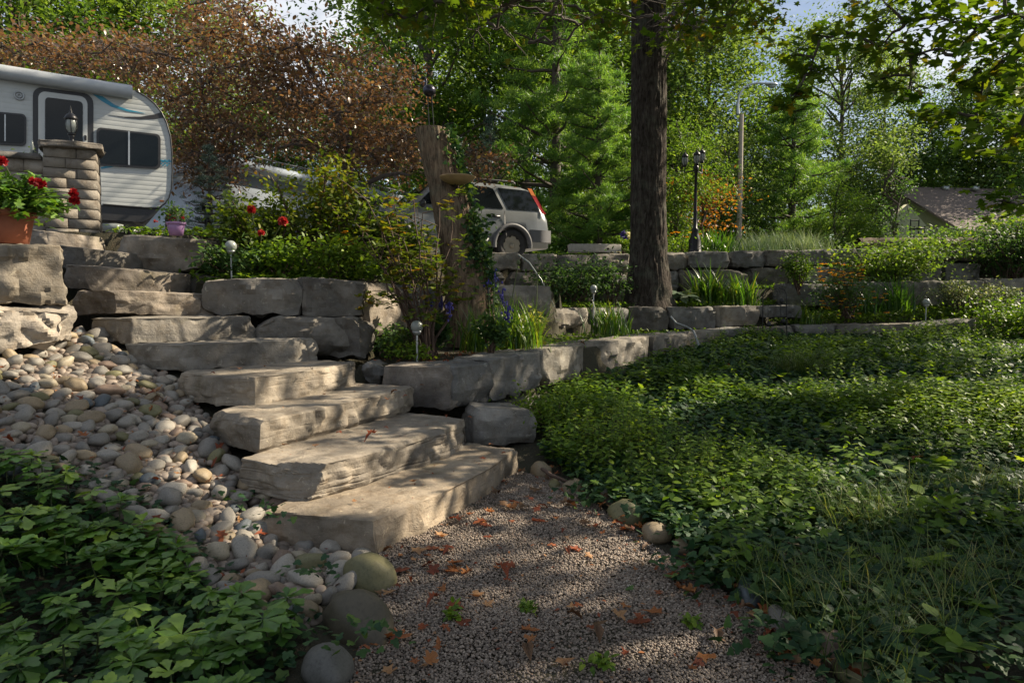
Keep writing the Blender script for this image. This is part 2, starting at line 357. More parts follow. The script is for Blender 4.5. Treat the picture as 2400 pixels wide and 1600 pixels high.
setp(grid('ground', -14, 16, -3, 18, .12, M['soil'], H), kind='structure')
far = grid('lawn', -125, 125, 17.5, 113.5, 4, M['lawn'], lambda x, y: 2.17+np.clip(y-40, 0, 60)*.02+0*x, .0); setp(far, kind='structure')
dv = MB(); P_DRV = [(-13.5, 7.9), (-4.9, 7.9), (-3.2, 9.4), (-2.0, 11.6), (-.8, 13.0), (2.2, 14.6), (2.6, 17.4), (-13.5, 17.4)]
xs = np.arange(-13.5, 3, .5)
dv.add([[x, y, h1(x, y)+.03] for x, y in P_DRV], [list(range(len(P_DRV)))]); setp(dv.build('driveway', M['drive']), kind='structure')

# ------------------------------------------------------------------ rocks
def hexrock(name, P8, seed=0, rad=.03, rough=1.0, strata=0.0, chips=6, cell=.035, mat=None, color=(1, 1, 1), topflat=.35, fac=9):
    """P8: bottom A,B,C,D then top A,B,C,D (A-B-C-D counter clockwise from above)."""
    P = np.asarray(P8, float); rr = random.Random(seed)
    la = (np.linalg.norm(P[1]-P[0])+np.linalg.norm(P[2]-P[3]))/2; lb = (np.linalg.norm(P[2]-P[1])+np.linalg.norm(P[3]-P[0]))/2
    lc = np.mean([np.linalg.norm(P[i+4]-P[i]) for i in range(4)])
    na, nb, nc = [int(min(80, max(4, round(l/cell)))) for l in (la, lb, lc)]
    if strata > .3: nc = int(min(34, nc*2.6))
    idx = {}; Q = []; F = []
    def vid(i, j, k):
        key = (i, j, k)
        if key not in idx: idx[key] = len(Q); Q.append((i/na*2-1, j/nb*2-1, k/nc*2-1))
        return idx[key]
    for i in range(na):
        for j in range(nb):
            F.append([vid(i, j, 0), vid(i, j+1, 0), vid(i+1, j+1, 0), vid(i+1, j, 0)]); F.append([vid(i, j, nc), vid(i+1, j, nc), vid(i+1, j+1, nc), vid(i, j+1, nc)])
    for i in range(na):
        for k in range(nc):
            F.append([vid(i, 0, k), vid(i+1, 0, k), vid(i+1, 0, k+1), vid(i, 0, k+1)]); F.append([vid(i, nb, k), vid(i, nb, k+1), vid(i+1, nb, k+1), vid(i+1, nb, k)])
    for j in range(nb):
        for k in range(nc):
            F.append([vid(0, j, k), vid(0, j, k+1), vid(0, j+1, k+1), vid(0, j+1, k)]); F.append([vid(na, j, k), vid(na, j+1, k), vid(na, j+1, k+1), vid(na, j, k+1)])
    Q = np.array(Q); hd = np.array([la, lb, lc])/2; p = Q*hd
    rad = min(rad, min(hd)*.8); q = np.clip(p, -(hd-rad), hd-rad); d = p-q; ln = np.linalg.norm(d, axis=1, keepdims=True)
    nrm = d/np.maximum(ln, 1e-9); p = q+nrm*rad
    for _ in range(chips):                     # flat chips knocked off edges and corners
        s_ = [rr.choice((-1, 1)) for _ in range(3)]; w = [rr.uniform(.2, 1) for _ in range(3)]
        if rr.random() < .55: w[rr.randrange(3)] *= .08
        n_ = unit([a*b for a, b in zip(s_, w)]); ext = abs(n_[0])*hd[0]+abs(n_[1])*hd[1]+abs(n_[2])*hd[2]
        h_ = ext-rr.uniform(.25, 1.0)*min(hd)*.55; dd = p @ n_; p = p-np.where(dd > h_, dd-h_, 0)[:, None]*n_
    for _ in range(fac):                       # broad shallow facets on the side faces
        ax_ = rr.randrange(2); n_ = np.array([rr.gauss(0, .16), rr.gauss(0, .16), rr.gauss(0, .3)]); n_[ax_] = rr.choice((-1, 1)); n_ = unit(n_)
        dd = p @ n_; mxd = dd.max(); sp_ = mxd-hd[ax_]*abs(n_[ax_]); h_ = mxd-rr.uniform(.25, .8)*max(.02, sp_)-.004; p = p-np.where(dd > h_, dd-h_, 0)[:, None]*n_
    u = p/hd; a, b, c = (u[:, 0]+1)/2, (u[:, 1]+1)/2, (u[:, 2]+1)/2
    def lerp(A, B, t): return A*(1-t)[:, None]+B*t[:, None]
    bot = lerp(lerp(P[0], P[1], a), lerp(P[3], P[2], a), b); top = lerp(lerp(P[4], P[5], a), lerp(P[7], P[6], a), b)
    V = bot*(1-c)[:, None]+top*c[:, None]
    ax = unit(P[1]-P[0]); ay = unit(P[3]-P[0]); N = nrm[:, :1]*ax+nrm[:, 1:2]*ay+nrm[:, 2:3]*np.array([0, 0, 1])
    off = rr.uniform(0, 100); D = np.zeros(len(V))
    for i, v in enumerate(V):
        x, y, z = v[0]+off, v[1]+off, v[2]
        k = noise.noise((x*2.3, y*2.3, z*3))*.026+noise.noise((x*5, y*5, z*6))*.010+noise.noise((x*13, y*13, z*15))*.009+noise.noise((x*31, y*31, z*31))*.004
        ds, ps = noise.voronoi((x*6.2, y*6.2, z*6.2+noise.noise((x*4, y*4, z*4))*.5)); q_ = ps[0]; hsh = math.sin(q_[0]*12.9898+q_[1]*78.233+q_[2]*37.7)*43758.5; g1 = (hsh-math.floor(hsh))*2-1; g2 = math.sin(hsh)
        eg = min(1, (ds[1]-ds[0])*3.2); k += .05*eg*(g1*(x*6.2-q_[0])+g2*(z*6.2-q_[2])+.3*g1)+.010*eg-.008
        if topflat < 1 and nrm[i, 2] > .6: k *= topflat
        elif strata:
            g = noise.noise((x*1.1, y*1.1, z*22)); k -= strata*max(0, .10-abs(g))*.12; g3 = noise.noise((x*.7+9, y*.7, z*45)); k -= strata*max(0, .06-abs(g3))*.10; k += strata*noise.noise((x*3, y*3, z*26))*.008
        D[i] = k*rough
    V = V+N*D[:, None]
    o = P[:4].mean(0)
    ob = MB().add(V, np.array(F)).build(name, mat or M['stone'], origin=o, smooth=False)
    for pl in (): pass
    ob.data.polygons.foreach_set('use_smooth', np.ones(len(ob.data.polygons), bool)); ob.data.set_sharp_from_angle(angle=R_(24))
    ob.color = (*color, 1); return ob
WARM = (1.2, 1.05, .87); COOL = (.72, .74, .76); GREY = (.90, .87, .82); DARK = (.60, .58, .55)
def slab(name, A, B, C, wid, th, seed, label, color=WARM, strata=.6, D=None, **kw):
    BC = unit((C-B)*np.array([1, 1, 0])); perp = np.array([-BC[1], BC[0], 0])
    if D is None: D = C+perp*wid; D[2] = A[2]
    Q = [A, B, C, D]; dn = np.array([0, 0, th])
    # order counter-clockwise from above: A(left) -> B(corner) -> C(right) -> D(back)
    P8 = [q-dn for q in Q]+Q
    P8 = [P8[0], P8[1], P8[2], P8[3], P8[4], P8[5], P8[6], P8[7]]
    o = hexrock(name, P8, seed, .005, .70, strata*.8, 7, .02, color=color, **kw)
    return setp(o, label, 'stone step', 'limestone slab steps climbing to the left')
zs = [.19*k for k in range(1, 6)]
slab('stone_step', gp(592, 1200, zs[0]), gp(905, 1222, zs[0]), gp(1234, 1052, zs[0]), .75, .215, 11, 'lowest long limestone slab step meeting the gravel path', WARM, .35)
slab('stone_step', gp(528, 1066, zs[1]), gp(722, 1102, zs[1]), gp(1128, 984, zs[1]), .8, .20, 12, 'second limestone step from the gravel with fine horizontal layers in its face', (1, .92, .82), 1.3)
slab('stone_step', gp(486, 966, zs[2]), gp(607, 988, zs[2]), gp(984, 906, zs[2]), .8, .20, 13, 'third limestone step from the gravel with chipped sunlit front', (1.05, .96, .84), .5)
slab('stone_step', gp(412, 873, zs[3]), gp(566, 889, zs[3]), gp(858, 849, zs[3]), .85, .20, 14, 'fourth limestone step from the gravel beside the corner boulder', (1.05, .96, .84), .6)
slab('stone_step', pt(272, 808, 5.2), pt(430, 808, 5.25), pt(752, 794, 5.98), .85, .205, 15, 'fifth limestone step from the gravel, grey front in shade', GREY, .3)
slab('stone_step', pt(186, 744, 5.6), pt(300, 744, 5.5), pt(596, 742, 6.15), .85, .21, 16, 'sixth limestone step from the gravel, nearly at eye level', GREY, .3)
slab('stone_step', pt(172, 682, 5.95), pt(270, 679, 5.85), pt(514, 692, 6.5), .8, .21, 17, 'seventh limestone step with a rough sunlit front', (1.05, .95, .85), .4)
slab('stone_step', pt(140, 618, 6.2), pt(200, 624, 6.2), pt(456, 645, 6.85), .8, .215, 18, 'eighth limestone step with a smooth brown sawn front', (.88, .8, .72), .1)
slab('stone_step', pt(130, 574, 6.5), pt(200, 582, 6.5), pt(352, 598, 7.05), .8, .21, 19, 'ninth limestone step, dark grey and short', DARK, .1)
slab('stone_step', pt(40, 534, 6.9), pt(110, 542, 6.9), pt(258, 558, 7.35), .9, .215, 20, 'topmost limestone step at the foot of the block pillar', (1.0, .92, .85), .3)
def wst(name, xl, xr, ytl, ytr, ybl, ybr, dl, dr, th, seed, label, color=GREY, group='armour stones of the retaining walls', cat='boulder', rad=.025, chips=11, back=None, **kw):
    A, B = pt(xl, ytl, dl), pt(xr, ytr, dr); a, b = pt(xl, ybl, dl), pt(xr, ybr, dr); a[:2] = A[:2]; b[:2] = B[:2]
    a[2] = EYE+(700-ybl)*dl/1600*1.0; b[2] = EYE+(700-ybr)*dr/1600*1.0
    e = unit((B-A)*np.array([1, 1, 0])); n_ = np.array([-e[1], e[0], 0])*th if back is None else np.array([back[0], back[1], 0])
    n2 = np.array([0, 0, 0])
    o = hexrock(name, [a, b, b+n_, a+n_, A, B, B+n_, A+n_], seed, rad, kw.pop('rough', 1.15), kw.pop('strata', .15), chips, kw.pop('cell', .045), color=color, topflat=kw.pop('topflat', .4))
    return setp(o, label, cat, group)
G_='armour stones of the retaining walls'
# left stack
wst('boulder', -160, 172, 566, 574, 716, 714, 4.45, 5.0, 1.0, 31, 'big tan boulder holding the terracotta pot, upper of two at the left edge', (1, .92, .80), rad=.04, chips=5, cell=.03)
wst('boulder', -190, 187, 716, 716, 850, 800, 4.35, 4.95, .9, 32, 'pitted whitish boulder above the cobbles, lower of two at the left edge', (1.15, 1.08, 1.0), rad=.014, chips=9, cell=.022, rough=1.7)
wst('boulder', 262, 480, 548, 560, 640, 632, 6.95, 7.0, .55, 33, 'rounded boulder beside the top step holding the lilac bucket', (.92, .86, .78), rad=.04)
wst('boulder', 440, 520, 636, 650, 700, 706, 6.95, 7.0, .5, 34, 'small dark boulder wedged right of the eighth step', DARK)
wst('boulder', 470, 708, 656, 652, 738, 738, 6.35, 6.5, .6, 35, 'grey boulder at the left end of the course below the dahlia bush', GREY, rad=.014)
wst('boulder', 694, 856, 648, 660, 742, 744, 6.5, 6.6, .6, 36, 'dark boulder with a hollow face below the dahlia bush', DARK, rad=.014)
wst('boulder', 592, 850, 741, 745, 840, 844, 6.15, 6.35, .6, 37, 'dark grey boulder right of the fifth and sixth steps', DARK, rad=.014)
wst('boulder', 848, 886, 746, 756, 840, 812, 6.35, 6.9, .5, 38, 'small brown boulder standing behind the dark one by the fifth step', DARK, rad=.014)
wst('boulder', 858, 965, 658, 668, 800, 770, 6.8, 7.6, .5, 39, 'sunlit pale boulder behind the azalea stems', (1.1, 1.0, .9), rad=.014)
wst('boulder', 965, 1040, 668, 668, 760, 750, 7.6, 8.5, .5, 40, 'grey boulder behind the azalea and left of the broken trunk', COOL, rad=.014)
wst('boulder', 1135, 1300, 668, 670, 745, 742, 9.6, 10.0, .5, 41, 'grey boulder in the middle wall behind the daylilies', GREY, rad=.014)
wst('boulder', 1296, 1392, 722, 722, 772, 772, 10.6, 11.4, .5, 42, 'low flat boulder catching sun left of the daylily tuft', (1, .95, .88), rad=.014)
wst('boulder', 1390, 1480, 724, 722, 772, 772, 11.4, 11.9, .5, 43, 'low boulder hidden by the daylily tuft before the big trunk', COOL, rad=.014)
wst('boulder', 1478, 1568, 719, 720, 776, 773, 11.9, 12.0, .5, 44, 'dark boulder below the big maple trunk', DARK, rad=.014)
wst('boulder', 1569, 1684, 719, 720, 770, 770, 12.0, 12.2, .5, 45, 'grey boulder below the hosta in the middle wall', COOL, rad=.014)
wst('boulder', 1684, 1782, 718, 716, 770, 762, 12.2, 12.4, .5, 46, 'sunlit boulder at the right end of the middle wall', GREY, rad=.014)
wst('boulder', 1783, 1885, 717, 716, 745, 745, 12.45, 12.6, .5, 47, 'low boulder just behind the iron trellis', COOL, rad=.014)
# lower wall
wst('boulder', 892, 1072, 857, 860, 952, 962, 5.85, 5.72, .55, 51, 'big smooth brown grey corner boulder at the end of the third step', (.86, .80, .75), rad=.012, chips=3, cell=.03, rough=.5, fac=3)
wst('boulder', 1068, 1166, 860, 846, 962, 946, 5.72, 6.15, .5, 52, 'upright broken end of the corner boulder beside the ivy', COOL, fac=4, rough=.8, rad=.04, cell=.03)
wst('boulder', 850, 896, 850, 856, 902, 905, 6.05, 6.05, .4, 53, 'small dark stone wedged between fourth step and corner boulder', COOL, rad=.03, cell=.03)
wst('boulder', 1150, 1284, 845, 822, 948, 900, 6.1, 7.05, .5, 54, 'blue grey boulder with a steep broken face right of the corner boulder', COOL, rad=.014, cell=.035)
wst('boulder', 1283, 1372, 820, 807, 905, 880, 7.1, 8.1, .5, 55, 'mottled boulder, third along the lower wall from its corner', (.9, .88, .82), rad=.014)
wst('boulder', 1372, 1532, 807, 788, 885, 850, 8.15, 9.6, .5, 56, 'long grey boulder, fourth along the lower wall from its corner', GREY, rad=.014)
wst('boulder', 1532, 1614, 788, 780, 850, 830, 9.65, 10.6, .5, 57, 'pale split boulder where the grey hose drops over the lower wall', GREY, rad=.014)
wst('boulder', 1614, 1700, 780, 774, 835, 820, 10.65, 11.3, .5, 58, 'boulder right of the hose in the lower wall', (.95, .92, .86), rad=.014)
wst('boulder', 1700, 1772, 774, 768, 820, 812, 11.35, 11.9, .5, 59, 'boulder left of the iron trellis in the lower wall', COOL, rad=.014)
wst('boulder', 1775, 1868, 768, 764, 820, 815, 11.95, 12.1, .5, 60, 'dark boulder behind the foot of the iron trellis', DARK, rad=.014)
wst('boulder', 1868, 1962, 762, 761, 815, 805, 12.1, 12.1, .5, 61, 'wedge shaped boulder right of the trellis in the lower wall', COOL, rad=.014)
wst('boulder', 1963, 2070, 761, 760, 800, 800, 12.1, 12.15, .5, 62, 'grey boulder below the black eyed flowers in the lower wall', GREY, rad=.014)
wst('boulder', 2070, 2150, 759, 757, 800, 790, 12.15, 12.15, .5, 63, 'sunlit boulder left of the right hand globe light', (1, .93, .84), rad=.014)
wst('boulder', 2150, 2300, 757, 746, 800, 790, 12.15, 12.2, .5, 64, 'long flat topped boulder at the right end of the lower wall', COOL, rad=.04)
wst('boulder', 1118, 1264, 960, 962, 1052, 1045, 5.55, 5.75, .5, 65, 'block shaped grey stone beside the right end of the second step', (.95, .95, .94), fac=3, rough=.6, rad=.014, cell=.03)
wst('boulder', 1160, 1300, 938, 925, 970, 960, 6.35, 7.2, .4, 66, 'half buried ledge stone under the steep blue grey boulder', COOL, rad=.04)
# upper wall, two courses
def course(xs_, yt, yb, d0, d1, seed, labels, cols, jit=4, th=.55):
    x0, x1 = xs_[0], xs_[-1]; rr = random.Random(seed)
    for i in range(len(xs_)-1):
        a, b = xs_[i], xs_[i+1]; fa, fb = (a-x0)/(x1-x0), (b-x0)/(x1-x0)
        y1 = yt[0]+(yt[1]-yt[0])*(fa+fb)/2+rr.uniform(-jit, jit)*.7; y2 = yb[0]+(yb[1]-yb[0])*(fa+fb)/2
        dd = rr.uniform(-.08, .08)
        wst('boulder', a+1, b-1, y1+rr.uniform(-1.5, 1.5), y1+rr.uniform(-1.5, 1.5), y2, y2, d0+(d1-d0)*fa+dd, d0+(d1-d0)*fb+dd, th, seed*50+i, labels[i], rr.choice(cols), rad=.045, chips=10, cell=.05)
course([1140, 1223, 1310, 1390, 1480], (592, 596), (634, 640), 12.5, 13.6, 3,
       ['upper wall top boulder under the rear wheel of the silver car', 'upper wall top boulder right of the rear wheel', 'upper wall top boulder below the concrete slab, left one', 'upper wall top boulder below the concrete slab, right one'], [GREY, COOL])
course([1140, 1190, 1300, 1400, 1480], (640, 640), (705, 705), 12.35, 13.3, 4,
       ['narrow boulder in the lower course behind the blue bellflowers', 'long dark boulder in the lower course behind the arching stalk', 'boulder of the lower course hidden behind the rose shrub', 'boulder of the lower course just left of the big trunk'], [DARK, COOL])
course([1560, 1614, 1716, 1798, 1880, 1972, 2060, 2140, 2208, 2312], (588, 584), (632, 612), 14.0, 15.4, 5,
       ['upper wall top boulder just right of the big trunk', 'upper wall top boulder supporting the triple lantern post', 'rounded upper wall boulder in front of the lavender', 'upper wall top boulder left of the young bush', 'upper wall top boulder right of the young bush', 'upper wall top boulder behind the large dark shrub, left', 'upper wall top boulder behind the large dark shrub, right', 'upper wall top boulder with a white broken corner', 'last upper wall top boulder at the right'], [COOL, DARK, GREY], 3)
course([1560, 1596, 1670, 1760, 1850, 1960, 2090, 2220, 2310], (634, 614), (690, 668), 13.9, 15.2, 6,
       ['lower course boulder touching the right side of the trunk', 'lower course boulder behind the tall strap leaves', 'lower course boulder between strap leaves and young bush', 'lower course boulder behind the young bush', 'lower course boulder behind the yellow flowers', 'lower course boulder behind the large shrub', 'lower course boulder right of the large shrub', 'last lower course boulder at the right'], [COOL, DARK], 2)
course([1835, 1990, 2130, 2320, 2440], (668, 654), (720, 712), 13.5, 13.9, 8,
       ['third tier boulder left of the black eyed flowers', 'third tier boulder behind the yellow flower mound', 'third tier boulder behind the variegated shrub', 'third tier boulder at the far right edge'], [COOL, GREY], 3)

# ------------------------------------------------------------------ rounded cobbles
def cobble_mesh(seed, flat):
    bm = bmesh.new(); bmesh.ops.create_icosphere(bm, subdivisions=3, radius=1); rr = random.Random(seed); o = rr.uniform(0, 99)
    ax = rr.uniform(.7, .95); el = rr.uniform(1.0, 1.35)
    for v in bm.verts:
        c = v.co.copy(); k = 1+.26*noise.noise((c.x*1.1+o, c.y*1.1, c.z*1.1))+.09*noise.noise((c.x*2.6+o, c.y*2.6, c.z*2.6))
        v.co = Vector((c.x*el*k, c.y*ax*k, c.z*flat*k))
    me = bpy.data.meshes.new('river_cobble'); bm.to_mesh(me); bm.free(); me.polygons.foreach_set('use_smooth', np.ones(len(me.polygons), bool)); me.materials.append(M['cobble']); return me
CM = [cobble_mesh(i, random.uniform(.55, .85)) for i in range(14)]
CCOL = {'pale grey': (.235, .215, .18), 'mid grey': (.165, .152, .13), 'tan': (.215, .165, .10), 'olive': (.13, .12, .055), 'slate blue': (.075, .09, .10), 'pinkish brown': (.18, .125, .09), 'cream': (.28, .24, .17)}
def cobble(x, y, z, r, col, label, group, name='river_cobble', cat='cobble', tilt=.35, mesh=None):
    o = bpy.data.objects.new(name, mesh or random.choice(CM)); COL.objects.link(o); o.location = (x, y, z); o.scale = (r, r, r)
    o.rotation_euler = (random.gauss(0, tilt), random.gauss(0, tilt), random.uniform(0, 6.28))
    c = CCOL[col]; k = random.uniform(.85, 1.18); o.color = (c[0]*k, c[1]*k, c[2]*k, 1); return setp(o, label, cat, group)
def plan(pxs, zf=None):       # outline given in the photograph, put on the left bank
    res = []
    for px, py in pxs:
        r = ray(px, py); t = 2.185/(-.3*r[0]+.15*r[1]-r[2]); t0 = -EYE/r[2]; t = min(t, t0); res.append((r[0]*t, r[1]*t))
    return res
COB = plan([(-120, 860), (60, 840), (150, 812), (186, 770), (240, 800), (300, 850), (425, 900), (500, 1000), (540, 1085), (700, 1190), (640, 1215), (740, 1290), (880, 1310), (840, 1370), (760, 1420), (720, 1480), (560, 1450), (460, 1360), (300, 1240), (120, 1130), (-120, 1110)])
cx_ = [p[0] for p in COB]; cy_ = [p[1] for p in COB]
placed = []; tries = 0
names = list(CCOL); wts = [34, 30, 14, 8, 4, 5, 8]
while len(placed) < 297 and tries < 40000:
    tries += 1; x = random.uniform(min(cx_), max(cx_)); y = random.uniform(min(cy_), max(cy_))
    if not pip(COB, x, y): continue
    r = random.choice((random.uniform(.034, .046), random.uniform(.042, .056), random.uniform(.05, .072))) if tries < 9000 else random.uniform(.028, .045)
    if any((x-a)**2+(y-b)**2 < (.80*(r+c))**2 for a, b, c in placed): continue
    placed.append((x, y, r)); col = random.choices(names, wts)[0]
    zone = 'just below the left boulders' if y > 4.35 else ('on the bank beside the middle steps' if y > 3.75 else 'at the bottom of the bank near the lowest step')
    cobble(x, y, h1(x, y)+r*.72, r*1.08, col, f'smooth {col} river cobble {zone}', 'river cobbles in the bank left of the steps')
# packed small stones between and beneath the cobbles
bm = bmesh.new(); bmesh.ops.create_icosphere(bm, subdivisions=2, radius=1); bm.verts.ensure_lookup_table(); ICO2 = (np.array([v.co[:] for v in bm.verts]), np.array([[v.index for v in f.verts] for f in bm.faces])); bm.free()
bm = bmesh.new(); bmesh.ops.create_icosphere(bm, subdivisions=1, radius=1); bm.verts.ensure_lookup_table(); ICO1 = (np.array([v.co[:] for v in bm.verts]), np.array([[v.index for v in f.verts] for f in bm.faces])); bm.free()
def inpoly(poly, N):
    xs_ = [p[0] for p in poly]; ys_ = [p[1] for p in poly]; X = np.empty(0); Y = np.empty(0)
    while len(X) < N:
        x = rng.uniform(min(xs_), max(xs_), N*2); y = rng.uniform(min(ys_), max(ys_), N*2); k = pip(poly, x, y); X = np.concatenate([X, x[k]]); Y = np.concatenate([Y, y[k]])
    return X[:N], Y[:N]
X, Y = inpoly(COB, 2600); r = rng.uniform(.018, .043, len(X)); fl = np.column_stack([r*rng.uniform(1, 1.4, len(r)), r, r*.7])
setp(MB().scatter(ICO2, rots(len(X), .4), np.column_stack([X, Y, H(X, Y)+rng.uniform(-.005, .022, len(X))]), fl, rng.uniform(.15, .75, len(X))).build('cobble_fill', M['gravel'], smooth=True), 'small rounded stones packed between the river cobbles on the bank', 'stones', kind='stuff')
# border stones of the gravel path
def border(px, py, w, h, col, label, z=0, seed=0, flat=.75):
    P = gp(px, py, z); d = P[1]; r = w*d/1600/2
    o = cobble(P[0], d+r*.5, z+r*.3, r/1.1, col, label, 'round boulders edging the gravel path', 'edging_stone', 'edging stone', .15, cobble_mesh(seed, flat*h/w*1.6)); return o
border(862, 1385, 150, 95, 'olive', 'mossy olive boulder at the left of the gravel beside the lowest step', seed=71)
border(835, 1500, 190, 130, 'olive', 'large dark brown boulder under ivy sprigs, left side of the gravel', seed=72).color = (.062, .052, .032, 1)
border(762, 1612, 160, 100, 'mid grey', 'grey boulder at the bottom left corner of the gravel path', seed=73).color = (.09, .088, .078, 1)
for i, (px, py, w, h, c, l) in enumerate([(1268, 1118, 62, 45, 'tan', 'brown cobble at the path corner under a fallen twig'), (1345, 1158, 58, 45, 'tan', 'round cobble with an orange leaf right of the gravel'), (1300, 1146, 40, 30, 'olive', 'small olive cobble between two brown ones by the step end'),
        (1480, 1226, 100, 62, 'olive', 'mossy boulder in the ivy on the right of the gravel'), (1545, 1272, 86, 60, 'tan', 'tan boulder at the widest bend of the gravel edge'), (1612, 1296, 66, 36, 'tan', 'low flat tan stone in the ivy right of the bend'),
        (1762, 1420, 92, 66, 'slate blue', 'dark slate stone under ivy on the right edge'), (1832, 1480, 86, 70, 'mid grey', 'grey brown stone next to orange leaves on the right edge'), (1958, 1556, 120, 86, 'pinkish brown', 'wide purplish brown boulder near the bottom right of the gravel'), (2040, 1612, 110, 70, 'olive', 'mossy green stone cut by the bottom of the picture'),
        (1430, 1180, 56, 36, 'mid grey', 'half hidden grey cobble in the ivy behind the mossy one')]):
    border(px, py, w, h, c, l, seed=80+i)

# ------------------------------------------------------------------ gravel
PATH = [tuple(gp(*q, 0)[:2]) for q in [(890, 1290), (1000, 1240), (1130, 1160), (1215, 1110), (1300, 1125), (1400, 1190), (1500, 1265), (1600, 1330), (1720, 1410), (1810, 1480), (1900, 1560), (1990, 1660)]]
PATH = PATH+[(1.3, 1.6), (-.6, 1.6), (-.56, 2.3), (-.58, 2.9), (-.66, 3.3)]
PATHB = [tuple(np.array(p)*1) for p in PATH]
gx = MB().add([[x, y, .012] for x, y in PATHB], [list(range(len(PATHB)))]); setp(gx.build('gravel_path', M['soil']), kind='structure')
X, Y = inpoly(PATH, 92000); keep = (Y < 3.2) | (rng.random(len(X)) < .85); X, Y = X[keep], Y[keep]; N = len(X)
r = rng.uniform(.0028, .0062, N)*np.where(Y < 2.6, .95, 1.05)
sc = np.column_stack([r*rng.uniform(1, 1.45, N), r, r*rng.uniform(.6, .9, N)])
patch = np.array([noise.noise((a*1.5, b*1.5, 3)) for a, b in zip(X, Y)])
Zg = .012+rng.uniform(0, .012, N)+.012*np.array([noise.noise((a*2.5, b*2.5, 8)) for a, b in zip(X, Y)])
Rg = rots(N, .5); Tg = np.clip(rng.beta(2, 2, N)+patch*.2, 0, 1); Pg = np.column_stack([X, Y, Zg]); nr = Y < 2.95
setp(MB().scatter(ICO2, Rg[nr], Pg[nr], sc[nr], Tg[nr]).scatter(ICO1, Rg[~nr], Pg[~nr], sc[~nr]*1.08, Tg[~nr]).build('pea_gravel', M['gravel'], smooth=True), 'loose grey and tan pea gravel covering the path', 'gravel', kind='stuff')

# ------------------------------------------------------------------ ground cover
def nz2(X, Y, s, o=0): return np.array([noise.noise((a*s+o, b*s, o)) for a, b in zip(X, Y)])
# left bank: pachysandra whorls over ivy
PA = [(-3.4, 3.3), (-2.75, 3.5)]+plan([(120, 1150), (300, 1240), (420, 1330), (520, 1410), (600, 1480)])+[(-.86, 2.6), (-.80, 2.3), (-.8, 1.5), (-3.4, 1.5)]
X, Y = inpoly(PA, 430); mb = MB(); sm = MB()
for x, y in zip(X, Y):
    z0 = h1(x, y); hh = random.uniform(.06, .15); tipp = np.array([x+random.gauss(0, .02), y+random.gauss(0, .02), z0+hh+.02]); n = random.randint(6, 9)
    sm.tube([[x, y, z0], tipp], [.004, .003], 4)
    yaw = np.arange(n)*2*math.pi/n+random.uniform(0, 6)+rng.normal(0, .15, n)
    big = random.uniform(.07, .108); t = np.clip(rng.normal(.35 if random.random() < .8 else .85, .12, n), 0, 1)
    mb.scatter(T_PACHY, rots(n, .15, random.uniform(-.3, .25), yaw), np.repeat(tipp[None], n, 0)+rng.normal(0, .003, (n, 3)), big*rng.uniform(.75, 1.1, n), t)
    if random.random() < .5:
        mb.scatter(T_PACHY, rots(5, .2, .5), np.repeat(tipp[None], 5, 0)+[0, 0, .008], big*.5*np.ones(5), np.clip(t[:5]+.2, 0, 1))
    n = 4; mb.scatter(T_PACHY, rots(n, .3, -.3), np.repeat((tipp-[0, 0, .04])[None], n, 0), big*rng.uniform(.7, 1, n), np.clip(rng.normal(.2, .1, n), 0, 1))
pc = root('pachysandra_bed', None, None, (-2, 2.2, 0)); setp(pc, 'glossy green whorled pachysandra filling the bottom left corner', 'ground cover', kind='stuff')
setp(mb.build('leaves', M['pachy'], pc), kind='stuff'); setp(sm.build('stems', M['stem'], pc), kind='stuff')
PI = plan([(-100, 1050), (150, 1090), (330, 1150), (420, 1250), (520, 1330), (600, 1400)])+[(-.78, 2.7), (-.72, 1.5), (-3.4, 1.5), (-3.6, 3.4)]
X, Y = inpoly(PI, 6500); N = len(X)
setp(MB().scatter(T_IVY, rots(N, .4, -.1), np.column_stack([X, Y, H(X, Y)+rng.uniform(.015, .075, N)]), rng.uniform(.03, .055, N), np.clip(rng.beta(2, 4, N), 0, 1)).build('ivy_carpet', M['ivy'], smooth=False), 'dark ivy creeping under the pachysandra on the left bank', 'ivy', kind='stuff')
# right bed
BED = [tuple(gp(*q, 0)[:2]) for q in [(1262, 1085), (1330, 1120), (1420, 1180), (1520, 1250), (1620, 1310), (1740, 1400), (1850, 1480), (1950, 1560)]]+[(1.25, 1.6), (3.8, 1.6), (12.5, 12.0), (8.4, 12.2), (4.3, 12.0), (2.75, 10.5), (2.0, 9.6), (.45, 7.3), (.25, 6.6), (.3, 5.6)]
def dens(X, Y): return rng.random(len(X)) < np.clip(4.2/Y, .28, 1)
X, Y = inpoly(BED, 90000); k = dens(X, Y); X, Y = X[k], Y[k]; N = len(X)
hh = np.clip(nz2(X, Y, .9)*.5+.5, 0, 1)
setp(MB().scatter(T_IVY, rots(N, .42, -.05), np.column_stack([X, Y, H(X, Y)+rng.uniform(.02, .07, N)+hh*.09]), rng.uniform(.034, .07, N)*np.clip(.75+Y*.07, .9, 1.5), np.clip(rng.beta(2, 3, N), 0, 1)).build('ivy_carpet', M['ivy']), 'dark glossy ivy carpet on the slope right of the gravel path', 'ivy', kind='stuff')
X, Y = inpoly(BED, 17000); w = nz2(X, Y, .55, 5)+.28*nz2(X, Y, 1.7, 9)+.45*np.exp(-((X-1.6)**2/.5+(Y-4.5)**2/.35)); k = (w > -.12) & (rng.random(len(X)) < np.clip(5/Y, .35, 1)) & ((Y > 3.6) | (X < Y*.36)); X, Y, w = X[k], Y[k], w[k]  # extra growth gathered where the sun patch lies
mb = MB(); sm = MB()
